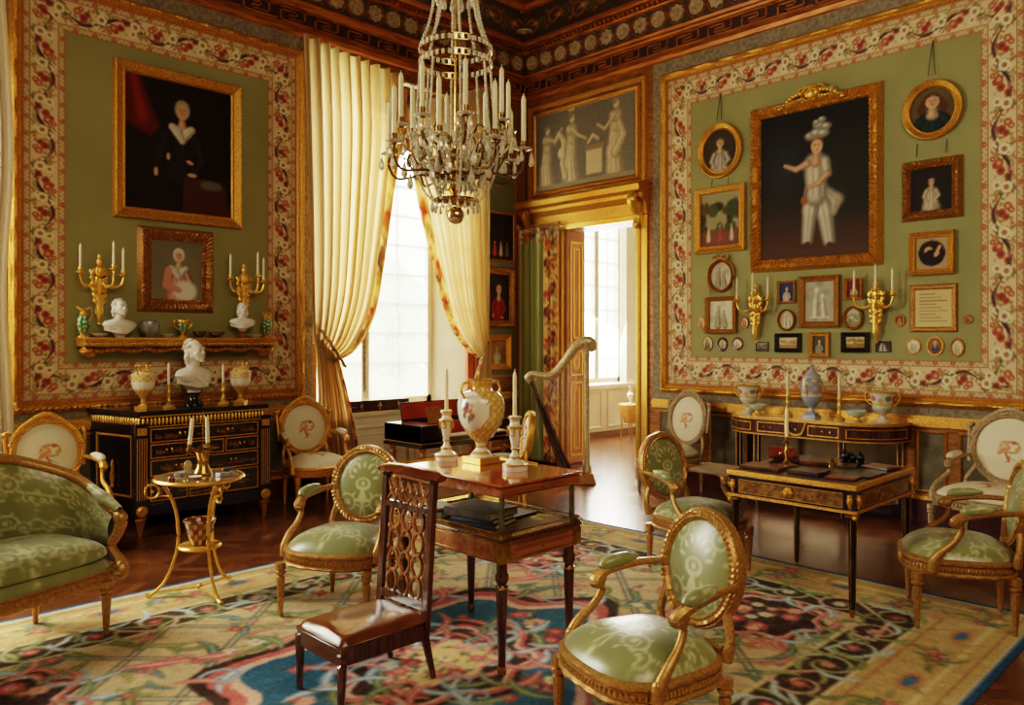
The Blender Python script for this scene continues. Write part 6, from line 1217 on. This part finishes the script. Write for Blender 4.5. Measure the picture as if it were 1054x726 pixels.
MB().box(-.065,.065,-.065,.065,0,.025).box(-.05,.05,-.05,.05,.025,.046).build('plinth',mat('blue_china',(150,154,176),.15,coat=.6),t,bevel=.003); MB().lathe([(.066,.388),(.068,.40),(.05,.43),(.018,.455),(.012,.47),(.02,.485),(.012,.50),(0,.505)],n=28).build('lid',mat('pale_blue_china',(176,180,192),.15,coat=.6),t)
for s in (-1,1): MB().tube(cr([(s*.07,0,.36),(s*.115,0,.34),(s*.10,0,.24),(s*.07,0,.18)],5),.007,n=6).build('handle',gilt_b,t)
candlestick('brass_candlestick','gilt candlestick on the console left of the blue lidded vase',lx(3.86,.30),cp,.24,gilt_b,'candlesticks on the console',r=.012); candlestick('brass_candlestick','gilt candlestick on the console right of the blue lidded vase',lx(4.36,.30),cp,.24,gilt_b,'candlesticks on the console',r=.012)
def gbowl(l,w,d):
    t=thing('porcelain_bowl',l,'bowl',lx(w,d),0,'footed bowls on the console'); MB().lathe([(.035,.04),(.06,.05),(.085,.085),(.088,.10),(.08,.098),(.05,.06),(0,.052)],n=28).build('bowl',mat('celadon_china_%d'%int(w*10),(196,206,186),.15,0,(176,190,168),8,coat=.6),t); MB().lathe([(.05,0),(.052,.012),(.03,.02),(.028,.03),(.04,.042)],n=24).build('gilt_foot',gilt_b,t)
gbowl('pale green footed bowl on the console right of the left krater vase',3.58,.36); gbowl('pale green footed bowl on the console left of the right krater vase',4.54,.36)
# on the writing desk (desk top z .765)
zd=.7665
bxl=lambda n,l,c_,x,y,w,d,h,c,rz=0,z=0: bx(n,l,c_,(x,y,zd+z),w,d,h,c,rz)
candlestick('desk_candlestick','brass candlestick with a tall candle on the writing desk',(-2.62,-4.99,zd),[(.07,0),(.072,.006),(.03,.014),(.014,.03),(.012,.06),(.02,.09),(.011,.11),(.012,.15),(.024,.155),(.013,.165),(.014,.19)],.20,brass,r=.012)
t=thing('red_leather_casket','rounded red-brown leather casket at the left back of the writing desk','box',(-2.40,-4.86,zd),.1); MB().loft([[(x,y,z) for (y,z) in [(.055*math.cos(a),.04+.05*math.sin(a)) if math.sin(a)>0 else (.055*math.cos(a),.04+.04*math.sin(a)) for a in np.linspace(0,2*PI,24,endpoint=False)]] for x in (-.085,-.08,.08,.085)],M=Matrix.Rotation(PI/2,4,'Z')).build('casket_body',mat('red_morocco',(128,44,22),.2,0,(90,26,14),10,coat=.5),t); MB().ell((-.058,0,.05),(.006,.012,.012)).build('clasp',brass,t)
bxl('leather_portfolio','brown leather portfolio nearest the left front corner of the writing desk','portfolio',-2.80,-4.93,.20,.26,.018,(104,54,34),.05); bxl('leather_portfolio','dark brown leather portfolio at the middle of the desk front edge','portfolio',-2.80,-5.22,.17,.20,.022,(70,36,24),-.03); bxl('leather_portfolio','small tan-red leather wallet at the right front of the writing desk','portfolio',-2.82,-5.44,.13,.17,.012,(120,64,44),.08)
bxl('blotter','teal blue blotter on the right half of the writing desk','blotter',-2.60,-5.42,.26,.28,.008,(30,62,74),.0); bxl('leather_folder','brown leather folder behind the desk candlestick','folder',-2.36,-5.10,.20,.24,.02,(110,60,36),.15); bxl('leather_folder','brown leather folder at the far right of the writing desk','folder',-2.28,-5.46,.16,.18,.016,(116,66,44),-.2); bxl('leather_folder','dark leather folder in the centre of the writing desk behind the blotter','folder',-2.42,-5.30,.16,.12,.022,(84,50,34),.3); bxl('leather_blotter_case','long dark tray between the casket and the candlestick on the desk','tray',-2.46,-4.95,.07,.10,.02,(50,34,28),.2)
t=thing('bronze_inkstand','dark bronze inkstand with small figures at the back of the writing desk','inkstand',(-2.22,-5.26,zd)); m=MB().box(-.05,.05,-.09,.09,0,.015); 
for (x,y,q) in ((0,-.05,.026),(0,0,.022),(0,.05,.028),(.02,.02,.02)): m.ell((x,y,.015+q),(q,q,q*1.2)); m.ell((x+.01,y+.012,.02+q*2.1),(q*.5,)*3)
m.build('inkstand_body',mat('dark_bronze',(36,34,36),.25,.6,(20,20,22)),t)
lat('brass_seal','pale brass bell at the centre back of the writing desk','bell',(-2.42,-5.20,zd),[(.028,0),(.026,.012),(.014,.032),(.006,.038),(.008,.05),(0,.056)],brass)
# ================================================================ CHANDELIER
def chandelier():
    w=cam2w((469-527)/FPX*4.9,4.9); cx,cy=CAM[0]+w[0],CAM[1]+w[1]
    t=thing('crystal_chandelier','large gilt-bronze and crystal chandelier with white candles hanging from the ceiling','chandelier',(cx,cy,2.38)); r=np.random.default_rng(2)
    pearl=mat('crystal_pearls',(244,236,214),.10,.25,(206,190,150),60,coat=1.)
    # local z: 0 = ball, arms near .4, hoop 1.02, crown 1.4, ceiling 3.3
    MB().ell((0,0,0),.056,n=28,m=18).build('ball_finial',mat('silvered_glass_ball',(226,200,150),.06,.9,(206,176,120),4),t)
    m=MB().tube([(0,0,.05),(0,0,1.5)],.008,n=8); m.lathe([(.0,.06),(.13,.07),(.15,.085),(.14,.10),(.06,.11),(.02,.12)],n=32).lathe([(.02,.12),(.045,.16),(.03,.22),(.06,.28),(.05,.34),(.02,.42)],n=24)
    m.build('stem',brass,t)
    def beads(pts,q,name='bead_strand'):
        b=MB(); P=[Vector(p) for p in pts]; L=[0]
        for i in range(1,len(P)): L.append(L[-1]+(P[i]-P[i-1]).length)
        n=max(2,int(L[-1]/(q*1.9)))
        for k in range(n+1):
            u=L[-1]*k/n; i=min(len(P)-2,max(0,int(np.searchsorted(L,u))-1)); f=(u-L[i])/(L[i+1]-L[i]+1e-9); b.ell(P[i].lerp(P[i+1],f),(q,q,q*1.15),n=6,m=4)
        return b
    def drop(b,x,y,z,s=1.): b.lathe([(.0,.0),(.012*s,.010*s),(.015*s,.022*s),(.010*s,.045*s),(.004*s,.065*s),(0,.075*s)],c=(x,y,z-.08*s),n=8).ell((x,y,z+.004),(.006*s,)*3,n=6,m=4)
    # hoops
    for z,rad in ((1.04,.225),(.95,.225)):
        h=MB().tube([(rad*math.cos(a),rad*math.sin(a),z+.018) for a in np.linspace(0,2*PI,48,endpoint=False)],.004,n=6,closed=True).tube([(rad*math.cos(a),rad*math.sin(a),z-.018) for a in np.linspace(0,2*PI,48,endpoint=False)],.004,n=6,closed=True); h=h.build('hoop',brass,t)
        b=MB()
        for k in range(36): a=2*PI*k/36; b.box(-.009,.009,-.005,.005,-.015,.015,Matrix.Translation((rad*math.cos(a),rad*math.sin(a),z))@Matrix.Rotation(a+PI/2,4,'Z'))
        b.build('crystal_plaques',pearl,h,smooth=0)
    for z,rad,nm in ((1.62,.13,'crown_ring'),(1.42,.10,'crown_ring')):
        h=MB().tube([(rad*math.cos(a),rad*math.sin(a),z) for a in np.linspace(0,2*PI,32,endpoint=False)],.006,n=6,closed=True).build(nm,brass,t); b=MB()
        for k in range(12): a=2*PI*k/12; drop(b,(rad+.012)*math.cos(a),(rad+.012)*math.sin(a),z,1.3)
        b.build('crystal_drops',pearl,h)
    for k in range(8):
        a=2*PI*k/8+.2; f=lambda rr,z,da=0:(rr*math.cos(a+da),rr*math.sin(a+da),z)
        beads(cr([f(.04,2.0),f(.07,1.75),f(.125,1.62)],4),.011).build('bead_strand',pearl,t)
        beads(cr([f(.125,1.6),f(.13,1.4),f(.165,1.2),f(.222,1.05)],4),.0115).build('bead_strand',pearl,t)
        beads(cr([f(.222,.93),f(.235,.75),f(.25,.58),f(.27,.45)],4),.0095).build('bead_strand',pearl,t)
        beads(cr([f(.27,.42),f(.25,.28),f(.20,.15),f(.145,.09)],4),.010).build('bead_strand',pearl,t)
        beads(cr([f(.27,.42),f(.26,.33,.39),f(.27,.42,.785)],5),.008).build('bead_strand',pearl,t)
        beads(cr([f(.11,.55),f(.09,.35),f(.10,.15)],4),.009).build('bead_strand',pearl,t)
    for z in (.18,.26,.34): beads([((.10+.28*(z-.1))*math.cos(a),(.10+.28*(z-.1))*math.sin(a),z) for a in np.linspace(0,2*PI,30)],.009).build('bead_strand',pearl,t)
    b=MB()
    for k in range(20): a=2*PI*k/20; drop(b,.15*math.cos(a),.15*math.sin(a),.08,.75)
    b.build('fringe_drops',pearl,t)
    for k in range(40): # bigger pendants among the arms
        a=2*PI*k/40+.1; q=.16+.17*((k*7)%5)/4; b=MB(); drop(b,q*math.cos(a),q*math.sin(a),.28+.24*((k*5)%7)/6,1.45); b.build('pendant',pearl,t)
    def arm(a,rad,z,h):
        c,s=math.cos(a),math.sin(a); f=lambda rr,zz:(rr*c,rr*s,zz)
        m=MB().tube(cr([f(.03,.30),f(.10,.24),f(.20,z-.14),f(rad-.06,z-.16),f(rad,z-.09),f(rad,z-.02)],6),[.009,.008,.008,.008,.009,.009],n=8)
        m.tube(cr([f(rad-.16,z-.12),f(rad-.12,z-.04),f(rad-.17,z+.0),f(rad-.20,z-.05)],5),.006,n=6); m.lathe([(.008,-.02),(.020,-.014),(.014,.0),(.018,.02),(.019,.045),(.016,.048)],c=f(rad,z),n=14); o=m.build('arm',brass_dk,t)
        MB().lathe([(.01,-.012),(.045,-.004),(.052,.003),(.048,.006),(.012,-.002)],c=f(rad,z),n=20).build('drip_pan',pearl,o); candle(MB(),rad*c,rad*s,z+.035,h,.0155).build('candle',candle_m,o)
        b=MB()
        for j in range(3): q=a+2*PI*j/3+.4; drop(b,rad*c+.05*math.cos(q),rad*s+.05*math.sin(q),z-.01,1.25 if j==0 else 1.)
        b.build('crystal_drops',pearl,o)
    for k in range(8): arm(2*PI*k/8+.25,.34,.545,.29)
    for k in range(8): arm(2*PI*k/8+.25+PI/8,.43,.40,.30)
    MB().tube([(0,0,1.5),(0,0,3.3)],.010,n=8).lathe([(.02,3.2),(.08,3.26),(.10,3.30),(.10,3.335)],n=24).build('suspension',brass_dk,t)
chandelier()
# everything standing on the carpet rests on its pile
for o in list(scn.objects):
    if o.parent is None and not o.get('kind') and o.name!='carpet' and not o.name.startswith(('crystal',)) and -8.6<o.location.x<-2.2 and -6.35<o.location.y<-1.9: o.location.z+=.0085
WORLD_S=9.5; EXPO=.42
def LIGHTS():
    area('window_two_daylight',(-7.7,-.15,2.9),(-5.5,-6,.3),2.1,3.2,260,(1,.93,.78))
    area('next_room_daylight',(2.6,.7,2.4),(2,-4,.5),1.3,2.6,300,(1,.93,.82))
    area('ceiling_fill',(-6.5,-8.5,4.9),(-3.5,-3,1.2),4,3,150,(1,.80,.52))
    s=bpy.data.lights.new('sun','SUN'); s.energy=7; s.angle=R(4); s.color=(1,.86,.62); o=bpy.data.objects.new('sun',s); COL.objects.link(o); o.rotation_euler=Vector((.25,-1,-.62)).to_track_quat('-Z','Y').to_euler()
# ================================================================ LIGHT AND CAMERA
wd=bpy.data.worlds.new('sky'); scn.world=wd; wd.use_nodes=True; bg=wd.node_tree.nodes['Background']; bg.inputs[0].default_value=(1.,.955,.87,1); bg.inputs[1].default_value=WORLD_S
def area(name,loc,tgt,sx,sy,e,c,portal=False,spread=PI):
    l=bpy.data.lights.new(name,'AREA'); l.shape='RECTANGLE'; l.size=sx; l.size_y=sy; l.energy=e; l.color=c; l.spread=spread
    if portal: l.cycles.is_portal=True
    o=bpy.data.objects.new(name,l); COL.objects.link(o); o.location=loc; o.rotation_euler=(Vector(tgt)-Vector(loc)).to_track_quat('-Z','Y').to_euler(); return o
area('portal_one',(-2.1,.47,2.7),(-2.1,-5,2.7),2.3,3.8,1,(1,1,1),True)
area('portal_two',(-7.7,.47,2.7),(-7.7,-5,2.7),2.4,3.8,1,(1,1,1),True)
area('portal_three',(2.6,1.05,2.4),(2.6,-5,2.4),1.4,3.,1,(1,1,1),True)
LIGHTS()
c=bpy.data.cameras.new('camera'); co=bpy.data.objects.new('camera',c); COL.objects.link(co); co.location=CAM
co.rotation_euler=(PI/2,0,AZ-PI/2); c.sensor_width=36; c.lens=FPX/1054*36; c.shift_y=-13/1054; c.clip_start=.05; scn.camera=co
scn.view_settings.view_transform='Filmic'; scn.view_settings.look='Medium High Contrast'; scn.view_settings.exposure=EXPO
scn.cycles.use_denoising=True; scn.cycles.max_bounces=6; scn.cycles.diffuse_bounces=4; scn.cycles.glossy_bounces=3; scn.cycles.transmission_bounces=6; scn.cycles.sample_clamp_indirect=6; scn.cycles.caustics_reflective=False; scn.cycles.caustics_refractive=False
